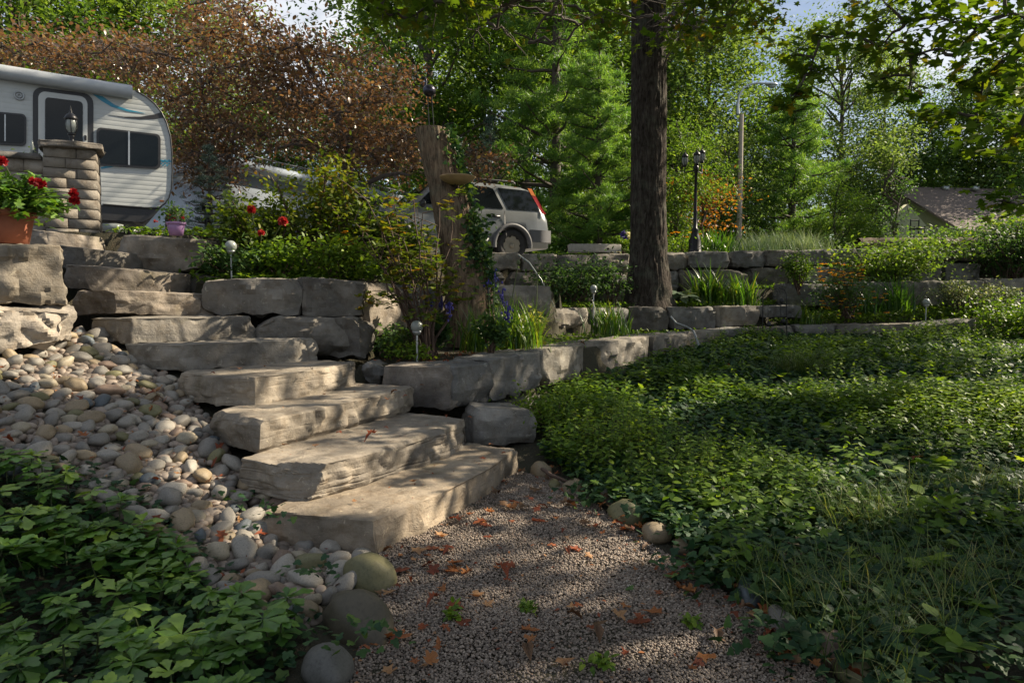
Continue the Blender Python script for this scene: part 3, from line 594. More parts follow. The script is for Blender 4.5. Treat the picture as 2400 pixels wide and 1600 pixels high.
for x, y, ww in zip(X, Y, w):
    z0 = h1(x, y); hh = random.uniform(.08, .2)+max(0, ww)*.30*min(1.2, y/6)+.07*max(0, 1-abs(x-.75)/.9)*(y > 4.6); lean = rng.normal(0, .03, 2); k = int(5+hh*16)
    zz = np.linspace(.3, 1, k)*hh; yaw = np.arange(k)*2.4+random.uniform(0, 6)
    Pn = np.column_stack([x+lean[0]*zz/hh, y+lean[1]*zz/hh, z0+zz]); sz = random.uniform(.045, .08)*(1.0 if y < 6 else 1.35)
    t0 = random.gauss(.25+.45*max(0, ww), .17)  # leaf tint raised inside the sun patch, lower outside: painted sunlight
    mb.scatter(T_OVAL if y < 5 else T_DIAM, rots(k, .25, -.1, yaw), Pn, sz*(1.15-.4*zz/hh), np.clip(t0+rng.normal(0, .1, k), 0, 1))
    if y < 6: sm.tube([[x, y, z0], [x+lean[0], y+lean[1], z0+hh]], [.002, .0012], 3, cap=False)
pc = root('weedy_ground_cover', None, None, (3, 6, 0)); setp(pc, 'light green leafy ground cover rising through the ivy on the right slope', 'ground cover', kind='stuff')
setp(mb.build('leaves', M['weed'], pc), kind='stuff'); setp(sm.build('stems', M['stem'], pc), kind='stuff')
# ivy spilling over the edging stones
EDG = [gp(*q, 0) for q in [(1290, 1090), (1345, 1130), (1430, 1190), (1500, 1245), (1600, 1310), (1700, 1380), (1800, 1450), (1900, 1530), (2010, 1610)]]
mb = MB(); N = 1500; u = rng.uniform(0, len(EDG)-1.001, N); i0 = u.astype(int); f = (u-i0)[:, None]; E = np.array(EDG); C = E[i0]*(1-f)+E[i0+1]*f; cl = np.array([noise.noise((a*1.3, 0, 7)) for a in u]); C[:, 0] += rng.normal(.17, .09, N)-.27*(cl > .08); C[:, 1] += rng.normal(0, .08, N); C[:, 2] = rng.uniform(.02, .15, N)
mb.scatter(T_IVY, rots(N, .5), C, rng.uniform(.035, .065, N), np.clip(rng.beta(2, 3, N), 0, 1))
for px, py in ((770, 1480), (880, 1470), (740, 1330), (620, 1210), (560, 1170), (380, 1150), (300, 1120)):
    c = gp(px, py, .2); n = 26; mb.scatter(T_IVY, rots(n, .5), c+rng.normal(0, 1, (n, 3))*[.07, .05, .03], rng.uniform(.025, .045, n), np.clip(rng.beta(3, 3, n), 0, 1))
setp(mb.build('ivy_trails', M['ivy']), 'ivy trailing over the boulders that edge the gravel', 'ivy', kind='stuff')
# grass
def blades(mb, X, Y, Z, L, Wd, bend, tint, yaw=None, seg=5, stiff=0.0):
    N = len(X); yaw = rng.uniform(0, 2*math.pi, N) if yaw is None else yaw
    t = np.linspace(0, 1, seg+1)[None]; d = np.stack([np.cos(yaw), np.sin(yaw)], 1)
    ang = bend[:, None]*t**1.1; hor = np.cumsum(np.sin(ang), 1)*L[:, None]/(seg+1); ver = np.cumsum(np.cos(ang), 1)*L[:, None]/(seg+1)
    hor -= hor[:, :1]; ver -= ver[:, :1]
    C = np.stack([X[:, None]+d[:, :1]*hor, Y[:, None]+d[:, 1:]*hor, Z[:, None]+ver], 2)
    side = np.stack([-d[:, 1], d[:, 0], np.zeros(N)], 1)[:, None, :]*(Wd[:, None]*np.clip(1.0-t**2.2, .04, 1)*np.clip(.55+t*2, 0, 1))[:, :, None]*.5
    V = np.stack([C-side, C+side], 2).reshape(N, -1, 3); b = np.arange(seg)*2
    f = np.column_stack([b, b+1, b+3, b+2]); F = (f[None]+(np.arange(N)*(seg+1)*2)[:, None, None]).reshape(-1, 4)
    mb.add(V.reshape(-1, 3), F, np.repeat(tint, (seg+1)*2))
GR = [(.95, 2.9), (1.5, 3.6), (2.6, 4.4), (4.2, 4.7), (3.6, 1.6), (1.25, 1.6)]
X, Y = inpoly(GR, 9000); k = nz2(X, Y, 1.3, 4)+.25*nz2(X, Y, 4, 2) > .02; X, Y = X[k], Y[k]; mb = MB(); N = len(X)
blades(mb, X, Y, H(X, Y)+.01, rng.uniform(.2, .48, N), rng.uniform(.0028, .0048, N), rng.uniform(.6, 2.1, N), np.clip(rng.beta(2, 2.5, N), 0, 1))
X, Y = inpoly(BED, 1800); k = Y < 7; X, Y = X[k], Y[k]; N = len(X)
blades(mb, X, Y, H(X, Y)+.01, rng.uniform(.1, .28, N), rng.uniform(.002, .004, N), rng.uniform(.3, 1.6, N), np.clip(rng.beta(2, 3, N), 0, 1))
setp(mb.build('meadow_grass', M['grass']), 'thin flopping grass blades over ivy in the bottom right corner', 'grass', kind='stuff')
# low cover on the terraces
mb = MB()
for poly, n, hz in ((P_B2, 4500, .06), (P_B2R, 9000, .14), (P_B3, 7000, .08), ([(5, 12.6), (10.5, 12.7), (10.5, 14), (5, 13.9)], 7000, .12), ([(-.1, 7.0), (1.2, 8.9), (3.6, 12.0), (2.2, 11.8), (.4, 10.3), (-.5, 8.5)], 1500, .05), ([(4, 15.8), (13, 16.3), (14, 19), (3, 18)], 9000, .22)):
    X, Y = inpoly(poly, n); N = len(X); mb.scatter(T_DIAM, rots(N, .5), np.column_stack([X, Y, H(X, Y)+rng.uniform(.0, 1, N)**1.5*hz+.02]), rng.uniform(.05, .09, N), np.clip(rng.beta(2, 3, N), 0, 1))
setp(mb.build('terrace_ground_cover', M['weed']), 'low leafy ground cover between plants on the raised terraces', 'ground cover', kind='stuff')

# ------------------------------------------------------------------ fallen leaves
def leafmesh(seed, t):
    rr = random.Random(seed); V = T_MAPLE[0].copy()
    V[1:, :2] *= np.array([[rr.uniform(.8, 1.15)] for _ in V[1:]]); curl = rr.uniform(-.9, 1.3); fold = rr.uniform(-.2, .95); V[:, 0] *= rr.uniform(.7, 1)
    V[:, 2] += fold*np.abs(V[:, 0])+curl*(V[:, 1]-.4)**2+np.array([rr.uniform(-.06, .06) for _ in V]); V[:, 1] -= .4; V[:, 2] -= V[:, 2].min()
    mb = MB().add(V, T_MAPLE[1], np.clip(t+np.array([rr.uniform(-.06, .06) for _ in V]), 0, 1)); mb.tube([[0, -.4, .03], [.03, -.6, .02], [.08, -.78, .0]], [.012, .01, .008], 3, t=.6)
    return mb.build('fallen_leaf', M['fallen']).data
LM = []
for i in range(14):
    me = leafmesh(i, [.1, .3, .5, .7, .95, .25, .4][i % 7]); LM.append(me)
for o in [o for o in COL.objects if o.name.startswith('fallen_leaf')]: bpy.data.objects.remove(o)
CN = ['dark red', 'red', 'orange red', 'pale tan', 'brown', 'red', 'orange red']
def fleaf(x, y, z, s, where, grp, i=None, tilt=.12):
    i = random.randrange(14) if i is None else i; o = bpy.data.objects.new('fallen_leaf', LM[i]); COL.objects.link(o)
    o.location = (x, y, z); o.scale = (s, s, s); o.rotation_euler = (random.gauss(0, tilt), random.gauss(0, tilt), random.uniform(0, 6.28))
    setp(o, f'curled {CN[i%7]} fallen maple leaf {where}', 'fallen leaf', grp)
X, Y = inpoly(PATH, 176); k = 0
for x, y in zip(X, Y):
    if abs(x-.2) < .3 and random.random() < .25: continue
    if y < 2.25: continue
    where = 'on the gravel near the lowest step' if y > 3.4 else 'lying on the gravel in the foreground'
    fleaf(x, y, .03, random.choice((random.uniform(.03, .055), random.uniform(.055, .095))), where, 'fallen leaves on the gravel path')
for px, py, z, s in [(870, 1030, .38, .10), (925, 925, .57, .05), (908, 940, .57, .045), (950, 935, .57, .05), (990, 905, .57, .04), (760, 928, .57, .045), (740, 1050, .38, .045), (668, 1048, .38, .04), (795, 1020, .38, .04), (905, 1008, .38, .04), (1045, 980, .38, .04), (1100, 982, .38, .045), (1000, 1000, .38, .03),
        (968, 1133, .19, .055), (952, 1090, .19, .06), (885, 1120, .19, .035), (1150, 1045, .19, .05), (1130, 1078, .19, .05), (1040, 1060, .19, .05), (1180, 1065, .19, .04), (830, 1180, .19, .04), (730, 870, .76, .03), (560, 868, .76, .04), (620, 862, .76, .03), (1010, 850, .74, .05), (1045, 852, .74, .05), (880, 848, .76, .04), (935, 849, .76, .035), (500, 880, .76, .04)]:
    P = gp(px, py, z); lv = {.38: 'on the second step', .57: 'on the third step', .19: 'on the lowest step', .76: 'on the fourth step', .74: 'on top of the corner boulder'}[z]
    fleaf(P[0], P[1], z+.012, s, lv, 'fallen leaves on the steps')
for q in range(44):
    e0 = EDG[q % 8]; e1 = EDG[q % 8+1]; f = random.random(); c = e0*(1-f)+e1*f; fleaf(c[0]-random.uniform(.0, .16), c[1], .03+random.uniform(0, .02), random.uniform(.035, .075), 'piled along the right edge of the gravel', 'fallen leaves along the gravel edge', tilt=.35)
for q in range(18): fleaf(random.uniform(-.6, -.25), random.uniform(2.28, 3.2), .03+random.uniform(0, .02), random.uniform(.04, .08), 'gathered at the left edge of the gravel', 'fallen leaves along the gravel edge', tilt=.35)
X, Y = inpoly(COB, 26)
for x, y in zip(X, Y): fleaf(x, y, h1(x, y)+random.uniform(.05, .1), random.uniform(.04, .075), 'caught between the river cobbles', 'fallen leaves among the cobbles', tilt=.5)
X, Y = inpoly(BED, 36)
for x, y in zip(X, Y):
    if y < 9: fleaf(x, y, h1(x, y)+random.uniform(.1, .16), random.uniform(.05, .085), 'resting on the ivy slope', 'fallen leaves on the ivy', tilt=.4)
X, Y = inpoly([(-1.3, 6.3), (-.4, 6.4), (.1, 7.0), (1.5, 9.4), (1.0, 9.6), (-.6, 7.6), (-1.2, 7.0)], 18)
for x, y in zip(X, Y): fleaf(x, y, .74+random.uniform(0, .02), random.uniform(.04, .07), 'on the soil behind the lower wall', 'fallen leaves in the flower bed', tilt=.4)

mb = MB()
for poly, n, zo in ((COB, 420, .05), (BED, 700, .10), ([(-1.3, 6.3), (-.4, 6.4), (.1, 7.0), (1.5, 9.4), (1.0, 9.6), (-.6, 7.6), (-1.2, 7.0)], 700, .01)):
    X, Y = inpoly(poly, n); N = len(X); mb.scatter(T_DIAM, rots(N, .6), np.column_stack([X, Y, H(X, Y)+rng.uniform(0, 1, N)*zo+.012]), rng.uniform(.014, .045, N), rng.uniform(0, 1, N))
X, Y = inpoly(PATH, 900); N = len(X); e_ = np.array([min(np.hypot(EA[0]-a, EA[1]-b) for EA in EDG) for a, b in zip(X, Y)]); k = (e_ < .28) | (rng.random(N) < .35); X, Y = X[k], Y[k]; N = len(X)
mb.scatter(T_DIAM, rots(N, .3), np.column_stack([X, Y, np.full(N, .03)]), rng.uniform(.010, .03, N), rng.uniform(0, 1, N))
for z, poly in ((.19, [(912, 1205), (1215, 1052), (1130, 1035), (760, 1180)]), (.38, [(730, 1085), (1110, 985), (990, 965), (560, 1062)]), (.57, [(610, 970), (970, 905), (860, 900), (510, 960)])):
    pl_ = [tuple(gp(a, b, z)[:2]) for a, b in poly]; X, Y = inpoly(pl_, 34); N = len(X); mb.scatter(T_DIAM, rots(N, .2), np.column_stack([X, Y, np.full(N, z+.008)]), rng.uniform(.008, .022, N), rng.uniform(0, 1, N))
setp(mb.build('leaf_litter', M['fallen']), 'small crumbs of dry brown leaf litter over gravel, cobbles and ivy', 'leaf litter', kind='stuff')

mb = MB(); sm = MB()
X, Y = inpoly(BED, 420)
for x, y in zip(X, Y):
    if y > 9.5 and random.random() < .5: continue
    z0 = h1(x, y); c = np.array([x, y, z0+random.uniform(.12, .22)]); n = random.randint(3, 7); s_ = random.uniform(.05, .095); a_ = rng.uniform(0, 6.28, n); rr2 = rng.uniform(.02, .09, n)
    mb.scatter(T_OVAL if random.random() < .5 else T_MAPLE, rots(n, .3, .1, a_-math.pi/2), c+np.column_stack([rr2*np.cos(a_), rr2*np.sin(a_), rng.uniform(-.03, .02, n)]), np.column_stack([np.full(n, s_*1.5), np.full(n, s_*1.1), np.full(n, s_)]), np.clip(rng.normal(.45, .2, n), 0, 1))
X, Y = inpoly(BED, 420)
for x, y in zip(X, Y):
    if y < 3.4: continue
    z0 = h1(x, y); hh = random.uniform(.22, .42); k = int(8+hh*22); zz = np.linspace(.25, 1, k)*hh; ln = rng.normal(0, .06, 2)
    P_n = np.column_stack([x+ln[0]*(zz/hh)**2, y+ln[1]*(zz/hh)**2, z0+zz]); mb.scatter(T_OVAL, rots(k, .3, -.15, np.arange(k)*2.4+random.uniform(0, 6)), P_n, random.uniform(.05, .085)*(1.2-.6*zz/hh), np.clip(rng.normal(.5, .2, k), 0, 1)); sm.tube([[x, y, z0], P_n[-1]], [.0025, .0012], 3, cap=False)
pc = root('taller_weeds', None, None, (3, 6, 0)); setp(pc, 'taller weeds and broader leaves standing above the ivy on the right slope', 'weeds', kind='stuff')
setp(mb.build('leaves', M['weed'], pc), kind='stuff'); setp(sm.build('stems', M['stem'], pc), kind='stuff')
# ------------------------------------------------------------------ plants
def curve(A, B, sag=0, n=6, side=0, w=.0):
    A, B = np.asarray(A, float), np.asarray(B, float); t = np.linspace(0, 1, n)[:, None]
    P = A*(1-t)+B*t; P[:, 2] += sag*4*(t*(1-t))[:, 0]
    if w: P[1:-1] += rng.normal(0, w, (n-2, 3))
    return P
def sphere_dirs(N, up=-1.0):
    v = rng.normal(0, 1, (N*3, 3)); v /= np.linalg.norm(v, axis=1, keepdims=True); v = v[v[:, 2] > up]; return v[:N]
def look_rots(D, roll=True):          # rotation whose +Y follows D
    D = D/np.linalg.norm(D, axis=1, keepdims=True); N = len(D); h = rng.normal(0, 1, (N, 3)); X = np.cross(D, h); X /= np.linalg.norm(X, axis=1, keepdims=True)
    Z = np.cross(X, D); return np.stack([X, D, Z], 2)
def shrub(name, label, cat, c, r, h, nst, npl, leaf, mat, tpl=T_OVAL, open_=.5, clus=14, stem='twig', group=None, tb=.4, tsd=.18, lean=(0, 0), low=.25, whorl=False):
    x, y, z = c; rt = root(name, label, cat, (x, y, z), group); st_ = MB(); fo = MB()
    for i in range(nst):
        a = random.uniform(0, 6.28); rr = random.uniform(.25, 1)**.6*r; tip = np.array([x+rr*math.cos(a)+lean[0]*h, y+rr*math.sin(a)+lean[1]*h, z+h*random.uniform(.6, 1.0)*(1-.35*(rr/r)**2)])
        P = curve([x+random.gauss(0, r*.1), y+random.gauss(0, r*.1), z-.02], tip, h*.08, 6, w=r*.03); st_.tube(P, np.linspace(.012, .003, 6)*min(2, h+.3), 4, cap=False)
        k = npl//nst; tt = rng.uniform(low, 1, k)**.7; ii = tt*5; i0 = np.minimum(ii.astype(int), 4); f = (ii-i0)[:, None]; C = P[i0]*(1-f)+P[i0+1]*f
        if whorl:
            ng = max(1, k//6); C = np.repeat(C[:ng]+rng.normal(0, r*open_*.28, (ng, 3)), 6, 0); yaw = np.tile(np.arange(6)*1.047, ng)+np.repeat(rng.uniform(0, 6, ng), 6); m = len(C)
            fo.scatter(tpl, rots(m, .25, random.uniform(0, .4), yaw), C, leaf*rng.uniform(.7, 1.2, m), np.clip(np.repeat(rng.normal(tb, tsd, ng), 6), 0, 1))
        else:
            C = C+rng.normal(0, r*open_*.32, (k, 3))*[1, 1, .7]; C[:, 2] = np.maximum(C[:, 2], z+.02)
            fo.scatter(tpl, rots(k, .55), C, leaf*rng.uniform(.6, 1.25, k), np.clip(rng.normal(tb, tsd, k)+.25*noise.noise(Vector(tip)*3), 0, 1))
    fo.build('foliage', M[mat], rt); st_.build('stems', M[stem], rt); return rt
def straps(name, label, cat, c, n, L, wd, mat='lily', group=None, bend=(.5, 2.0), spread=.05, tb=.4):
    x, y, z = c; rt = root(name, label, cat, (x, y, z), group); mb = MB()
    X = x+rng.normal(0, spread, n); Y = y+rng.normal(0, spread, n)
    blades(mb, X, Y, np.full(n, z-.01), L*rng.uniform(.6, 1.15, n), wd*rng.uniform(.7, 1.2, n), rng.uniform(*bend, n), np.clip(rng.normal(tb, .2, n), 0, 1), seg=8)
    mb.build('foliage', M[mat], rt); return rt
def petals(c, r, n, mat, parent, name='flower', up=-.3, tpl=T_OVAL, flat=None, tb=.5):
    mb = MB()
    if flat is None: D = sphere_dirs(n, up)
    else:
        a = np.arange(n)*2*math.pi/n; D = np.column_stack([np.cos(a), np.sin(a), np.full(n, flat)])
    R = look_rots(D) if flat is None else rots(n, .1, 0, np.arange(n)*2*math.pi/n)
    mb.scatter(tpl, R, np.repeat(np.asarray(c, float)[None], n, 0), np.column_stack([np.full(n, r*1.1), np.full(n, r), np.full(n, r)]), np.clip(rng.normal(tb, .2, n), 0, 1))
    return mb.build(name, M[mat], parent)
# azalea with bare stems, front of the broken trunk
az = root('azalea_shrub', 'leggy azalea with bare stems and green to bronze whorled leaves', 'shrub', tuple(pt(1000, 810, 6.7)))
az.location.z = .75; st_ = MB(); fo = MB(); bx, by = az.location.x, az.location.y
for i, (px, py, d) in enumerate([(860, 470, 6.3), (905, 500, 6.5), (945, 560, 6.4), (990, 500, 6.9), (1030, 470, 6.6), (880, 600, 6.5), (960, 640, 6.4), (1060, 540, 6.8), (1010, 600, 6.3), (920, 450, 6.7), (850, 560, 6.6), (1075, 620, 6.7), (985, 560, 6.2), (830, 520, 6.8), (900, 640, 6.3), (1040, 660, 6.5), (970, 470, 6.5)]):
    T = pt(px, py, d); P = curve([bx+random.gauss(0, .06), by+random.gauss(0, .06), .74], T, .05, 7, w=.02); st_.tube(P, np.linspace(.017, .004, 7), 5, cap=False)
    for j in range(5):
        s0 = P[3+j % 4]; e = s0+rng.normal(0, .16, 3)*[1, 1, .8]+[0, 0, .06]; st_.tube(curve(s0, e, .01, 4), [.005, .004, .003, .002], 4, cap=False)
        for q in range(5):
            n = 6; yaw = np.arange(n)*1.05+random.uniform(0, 6); cc = e+rng.normal(0, .055, 3); fo.scatter(T_OVAL, rots(n, .25, random.uniform(-.1, .5), yaw), np.repeat(cc[None], n, 0), rng.uniform(.045, .075, n), np.clip(rng.normal(random.choice((.15, .3, .45, .55, .3, .78)), .1, n), 0, 1))
fo.build('foliage', M['azalea'], az); st_.build('stems', M['twig'], az)
# bed left of it: dahlia and mixed bushes
def spot(px, py, d, z=None):
    p = pt(px, py, d); return (p[0], p[1], h1(p[0], p[1]) if z is None else z)
dh = shrub('dahlia_bush', 'tall dahlia bush with three red pompom flowers beside the driveway', 'shrub', spot(610, 640, 7.6), .48, 1.15, 16, 2300, .07, 'azalea', T_OVAL, .7, tb=.3, tsd=.16)
for px, py, d, r in [(589, 491, 7.1, .052), (663, 519, 7.0, .056), (612, 546, 7.1, .042)]:
    c = pt(px, py, d); petals(c, r, 90, 'petal', dh, 'flower_head', -.8, tb=.6); MB().tube(curve([dh.location.x, dh.location.y, dh.location.z+.2], c, 0, 5), .005, 4).build('flower_stalk', M['stem'], dh)
shrub('flowering_bush', 'yellow green airy bush between the dahlia and the cars', 'shrub', spot(730, 630, 8.2), .6, 1.6, 18, 3000, .07, 'azalea', T_OVAL, .8, tb=.4, tsd=.2)
shrub('flowering_bush', 'tangled bush with small leaves in front of the silver car hood', 'shrub', spot(835, 640, 7.9), .4, 1.2, 14, 1700, .06, 'azalea', T_OVAL, .9, tb=.35, tsd=.2)
shrub('flowering_bush', 'low dark leafy bush at the left front of the dahlia bed', 'shrub', spot(545, 640, 7.1), .3, .5, 10, 900, .06, 'leafd', T_OVAL, .8)
shrub('flowering_bush', 'rounded green perennial clump behind the grey boulders', 'shrub', spot(660, 648, 7.25), .34, .55, 12, 1300, .06, 'weed', T_OVAL, .8)
shrub('flowering_bush', 'leafy green clump left of the azalea, above the dark boulder', 'shrub', spot(790, 650, 7.3), .36, .55, 12, 1300, .06, 'weed', T_OVAL, .8, tb=.5)
shrub('flowering_bush', 'bright green bushy clump just left of the broken trunk', 'shrub', spot(925, 655, 8.0), .42, .75, 12, 1500, .07, 'azalea', T_OVAL, .8, tb=.3)
rb = shrub('coneflower_clump', 'small yellow flowers on a clump behind the azalea, before the silver car', 'flowers', spot(815, 640, 7.8), .22, .7, 8, 350, .05, 'weed', T_OVAL, .7)
for i in range(11): c = pt(800+random.gauss(0, 16), 562+random.gauss(0, 24), 7.6); petals(c, .035, 10, 'petaly', rb, 'flower_head', flat=0)
shrub('ground_ivy_clump', 'low green foliage around the globe light behind the boulders', 'plant', spot(495, 632, 7.2), .3, .18, 10, 700, .045, 'weed', T_OVAL, .9)
shrub('ground_ivy_clump', 'low leafy plants at the foot of the azalea beside the globe light', 'plant', spot(960, 835, 6.5, .74), .22, .12, 8, 350, .05, 'weed', T_OVAL, .9)
shrub('ground_ivy_clump', 'dark low leaves behind the globe light below the sunlit boulder', 'plant', spot(905, 760, 6.9, .74), .3, .3, 10, 600, .05, 'leafd', T_OVAL, .9)
# monkshood and lilies
def bellflower(label, c, h, tops, mat='petalb'):
    rt = shrub('monkshood', label, 'flowers', c, .16, h*.55, 6, 420, .055, 'leafd', T_MAPLE, .9)
    for px, py, d, n in tops:
        e = pt(px, py, d); MB().tube(curve([c[0], c[1], c[2]+.05], e, .05, 6), .005, 4).build('flower_stalk', M['stem'], rt)
        mb = MB()
        for i in range(n):
            q = e+rng.normal(0, 1, 3)*[.022, .022, .045]; mb.ell(q, (.011, .011, .015), 8, 5, random.random())
        mb.ell(e, (.010, .010, .09), 8, 6, .1); mb.build('flower_spike', M['petalb'], rt, smooth=True)
    return rt
bellflower('dark blue monkshood leaning left of the azalea stems', spot(1020, 800, 6.9, .74), .8, [(1008, 702, 6.7, 14), (1036, 710, 6.8, 9), (1054, 726, 6.6, 15)])
bellflower('dark blue monkshood between the broken trunk and the daylilies', spot(1150, 790, 6.9, .74), .9, [(1160, 655, 7.6, 9), (1178, 695, 7.2, 12), (1190, 735, 6.9, 20), (1145, 672, 7.4, 6)])
straps('daylily_clump', 'big arching daylily clump with yellowing leaves behind the lower wall', 'plant', spot(1215, 800, 7.5, .74), 230, .75, .018, bend=(.5, 2.2), spread=.13, tb=.5)
straps('daylily_clump', 'smaller daylily fan right beside the broken trunk', 'plant', spot(1115, 790, 7.3, .74), 90, .62, .018, bend=(.3, 1.8), spread=.08)
straps('daylily_clump', 'daylily tuft on the ledge left of the big maple trunk', 'plant', spot(1425, 775, 10.3, .76), 190, .62, .02, bend=(.3, 1.7), spread=.14, group=None)
straps('daylily_clump', 'tall glossy strap leaved clump right of the big trunk', 'plant', spot(1662, 715, 13.1, 1.17), 170, .95, .035, bend=(.4, 1.9), spread=.14)
straps('daylily_clump', 'strap leaved clump beside the iron trellis', 'plant', spot(1730, 715, 12.95, 1.17), 150, .8, .03, bend=(.4, 1.8), spread=.16)
straps('daylily_clump', 'green grassy clump right of the iron trellis', 'plant', spot(1885, 758, 12.75), 120, .55, .02, bend=(.5, 1.9), spread=.14)
straps('daylily_clump', 'dark spiky clump right of the yellow flowers', 'plant', spot(2105, 728, 13.3), 90, .95, .03, bend=(.2, 1.4), spread=.1, tb=.15)
straps('daylily_clump', 'thin dark strap leaves amid the yellow flowers', 'plant', spot(2040, 728, 13.2), 60, .9, .025, bend=(.2, 1.4), spread=.1, tb=.15)
straps('sedge_mound', 'drooping fine green sedge mound in the right ivy bed', 'plant', spot(1870, 850, 8.6), 700, .5, .008, 'grass', bend=(.8, 2.4), spread=.16, tb=.35)
shrub('yellow_foliage_plant', 'yellow leaved plant glowing behind the daylilies', 'plant', spot(1255, 760, 8.3, .76), .26, .5, 8, 330, .07, 'lime', T_MAPLE, .8, tb=.5)
# arching stalks with seed heads
for nm, pts, r in (('dry_flower_stalk', [(1178, 790, 7.3), (1200, 700, 7.3), (1215, 615, 7.3)], .005), ('dry_flower_stalk', [(1250, 790, 7.6), (1258, 700, 7.6), (1262, 600, 7.6)], .004)):
    o = MB().tube([pt(*q) for q in pts], r, 4).ell(pt(*pts[-1]), (.02, .02, .03)).build(nm, M['stem'], origin=pt(*pts[0])); setp(o, 'upright seed stalk among the daylilies, '+('round green head' if r == .005 else 'thin brown tip'), 'plant')
o = MB().tube([pt(1300, 720, 10.6), pt(1268, 655, 10.6), pt(1240, 615, 10.7), pt(1215, 597, 10.9)], [.006, .012, .014, .012], 6).build('arching_silver_stalk', M['lens'], origin=pt(1300, 720, 10.6)); setp(o, 'thin silvery stalk arching in front of the upper wall', 'stalk')
# shrubs on terraces
shrub('rose_shrub', 'dense low rose shrub left of the big trunk before the upper wall', 'shrub', spot(1345, 705, 11.95, 1.16), .72, .88, 24, 4200, .062, 'leafd', T_OVAL, .8)
sh = shrub('coneflower_plant', 'faded coneflowers standing by the big trunk under the concrete slab', 'flowers', spot(1435, 700, 12.1, 1.16), .32, .95, 10, 900, .06, 'leafd', T_OVAL, .7)
for px, py in ((1425, 583), (1433, 592), (1450, 591), (1420, 618), (1445, 612)):
    c = pt(px, py, 12.0); petals(c, .05, 10, 'petalw', sh, 'flower_head', flat=0); MB().ell(c, (.025, .025, .02)).build('flower_centre', M['blackeye'], sh)
pf = shrub('phlox_plant', 'purple and white phlox behind the wall left of the big trunk', 'flowers', spot(1462, 600, 14.7), .14, .6, 7, 300, .06, 'weed', T_OVAL, .7)
for px, py, m in ((1458, 552, 'petalb'), (1462, 545, 'petalb'), (1465, 558, 'petalb'), (1472, 548, 'petalw'), (1476, 556, 'petalw')): petals(pt(px, py, 14.5), .06, 26, m, pf, 'flower_head', -.6)
hs = root('hosta', 'pale silvery green hosta beside the base of the big trunk', 'plant', spot(1595, 712, 12.6, 1.17)); mb = MB(); n = 46
yaw = rng.uniform(0, 6.28, n); rr_ = rng.uniform(.02, .26, n); hx, hy, hz_ = hs.location
mb.scatter(T_OVAL, rots(n, .2, -.15, yaw-math.pi/2), np.column_stack([hx+rr_*np.cos(yaw), hy+rr_*np.sin(yaw), hz_+.12+.12*(1-rr_/.26)+rng.uniform(0, .03, n)]), np.column_stack([np.full(n, .30), np.full(n, .22), np.full(n, .25)]), rng.uniform(.1, 1, n)); mb.build('leaves', M['hosta'], hs)
shrub('young_bush', 'upright mid green bush in front of the upper wall, right of centre', 'shrub', spot(1868, 675, 13.6, 1.4), .34, .95, 14, 1500, .06, 'weed', T_OVAL, .7, tb=.3)
shrub('spreading_shrub', 'large spreading dark green shrub spilling over the upper wall', 'shrub', spot(2065, 660, 14.6, 1.5), 1.15, 1.1, 30, 5200, .085, 'leaf', T_OVAL, .6, tb=.45)
shrub('spreading_shrub', 'leafy shrub trailing over the upper wall top at the right', 'shrub', spot(2170, 600, 15.6, 2.2), 1.3, .32, 26, 3200, .08, 'leaf', T_OVAL, .7, tb=.4)
shrub('spreading_shrub', 'shadowy shrub at the right edge above the third tier', 'shrub', spot(2370, 640, 15.0, 1.5), 1.1, 1.7, 26, 4200, .08, 'leafd', T_OVAL, .7, tb=.25)
shrub('spreading_shrub', 'yellow tipped shrub at the far right above the log', 'shrub', spot(2430, 560, 15.9, 2.2), 1.1, 1.2, 30, 4200, .09, 'leaf', T_MAPLE, .7, tb=.6)
shrub('round_bush', 'rounded dark bush in front of the house roof', 'shrub', spot(2240, 560, 19, 2.2), .8, 1.15, 24, 4200, .09, 'leafd', T_OVAL, .8)
shrub('variegated_shrub', 'variegated cream edged shrub on the third tier at the right', 'shrub', spot(2245, 735, 13.0, 1.0), .55, .85, 16, 2000, .05, 'vari', T_OVAL, .6, tb=.45, tsd=.3)
shrub('variegated_shrub', 'smaller variegated shrub near the right edge', 'shrub', spot(2330, 735, 12.9, 1.0), .45, .75, 12, 1300, .05, 'vari', T_OVAL, .6, tb=.4, tsd=.3)
be = shrub('black_eyed_susan_clump', 'mound of orange yellow black eyed flowers on the third tier', 'flowers', spot(1985, 742, 12.8, .95), .62, .95, 20, 2300, .055, 'leafd', T_OVAL, .7)
mb = MB(); cc = MB(); fh = []
for i in range(95):
    if i < 62: q = pt(random.uniform(1912, 2022), 672-random.random()*38-(20 if random.random() < .3 else 0), random.uniform(12.4, 12.9))
    else: q = pt(random.uniform(1915, 2085), random.uniform(680, 742), random.uniform(12.2, 12.5))
    n = 9; mb.scatter(T_DIAM, rots(n, .1, -.15, np.arange(n)*.698), np.repeat(q[None], n, 0), np.column_stack([np.full(n, .075), np.full(n, .05), np.full(n, .05)]), rng.uniform(0, 1, n)); cc.ell(q+[0, 0, .008], (.013, .013, .012), 8, 5)
setp(mb.build('flower_heads', M['petaly'], be), kind='stuff'); setp(cc.build('flower_centres', M['blackeye'], be), kind='stuff')
bs = shrub('black_eyed_susan_clump', 'orange flowers behind the triple lantern post', 'flowers', spot(1600, 585, 15.3), .6, .45, 16, 1200, .06, 'weed', T_OVAL, .8)
for px in (1568, 1575, 1583, 1590, 1605, 1618, 1640, 1612): petals(pt(px, random.uniform(543, 556), 15.0), .055, 12, 'petaly', bs, 'flower_head', flat=0, tb=.1)
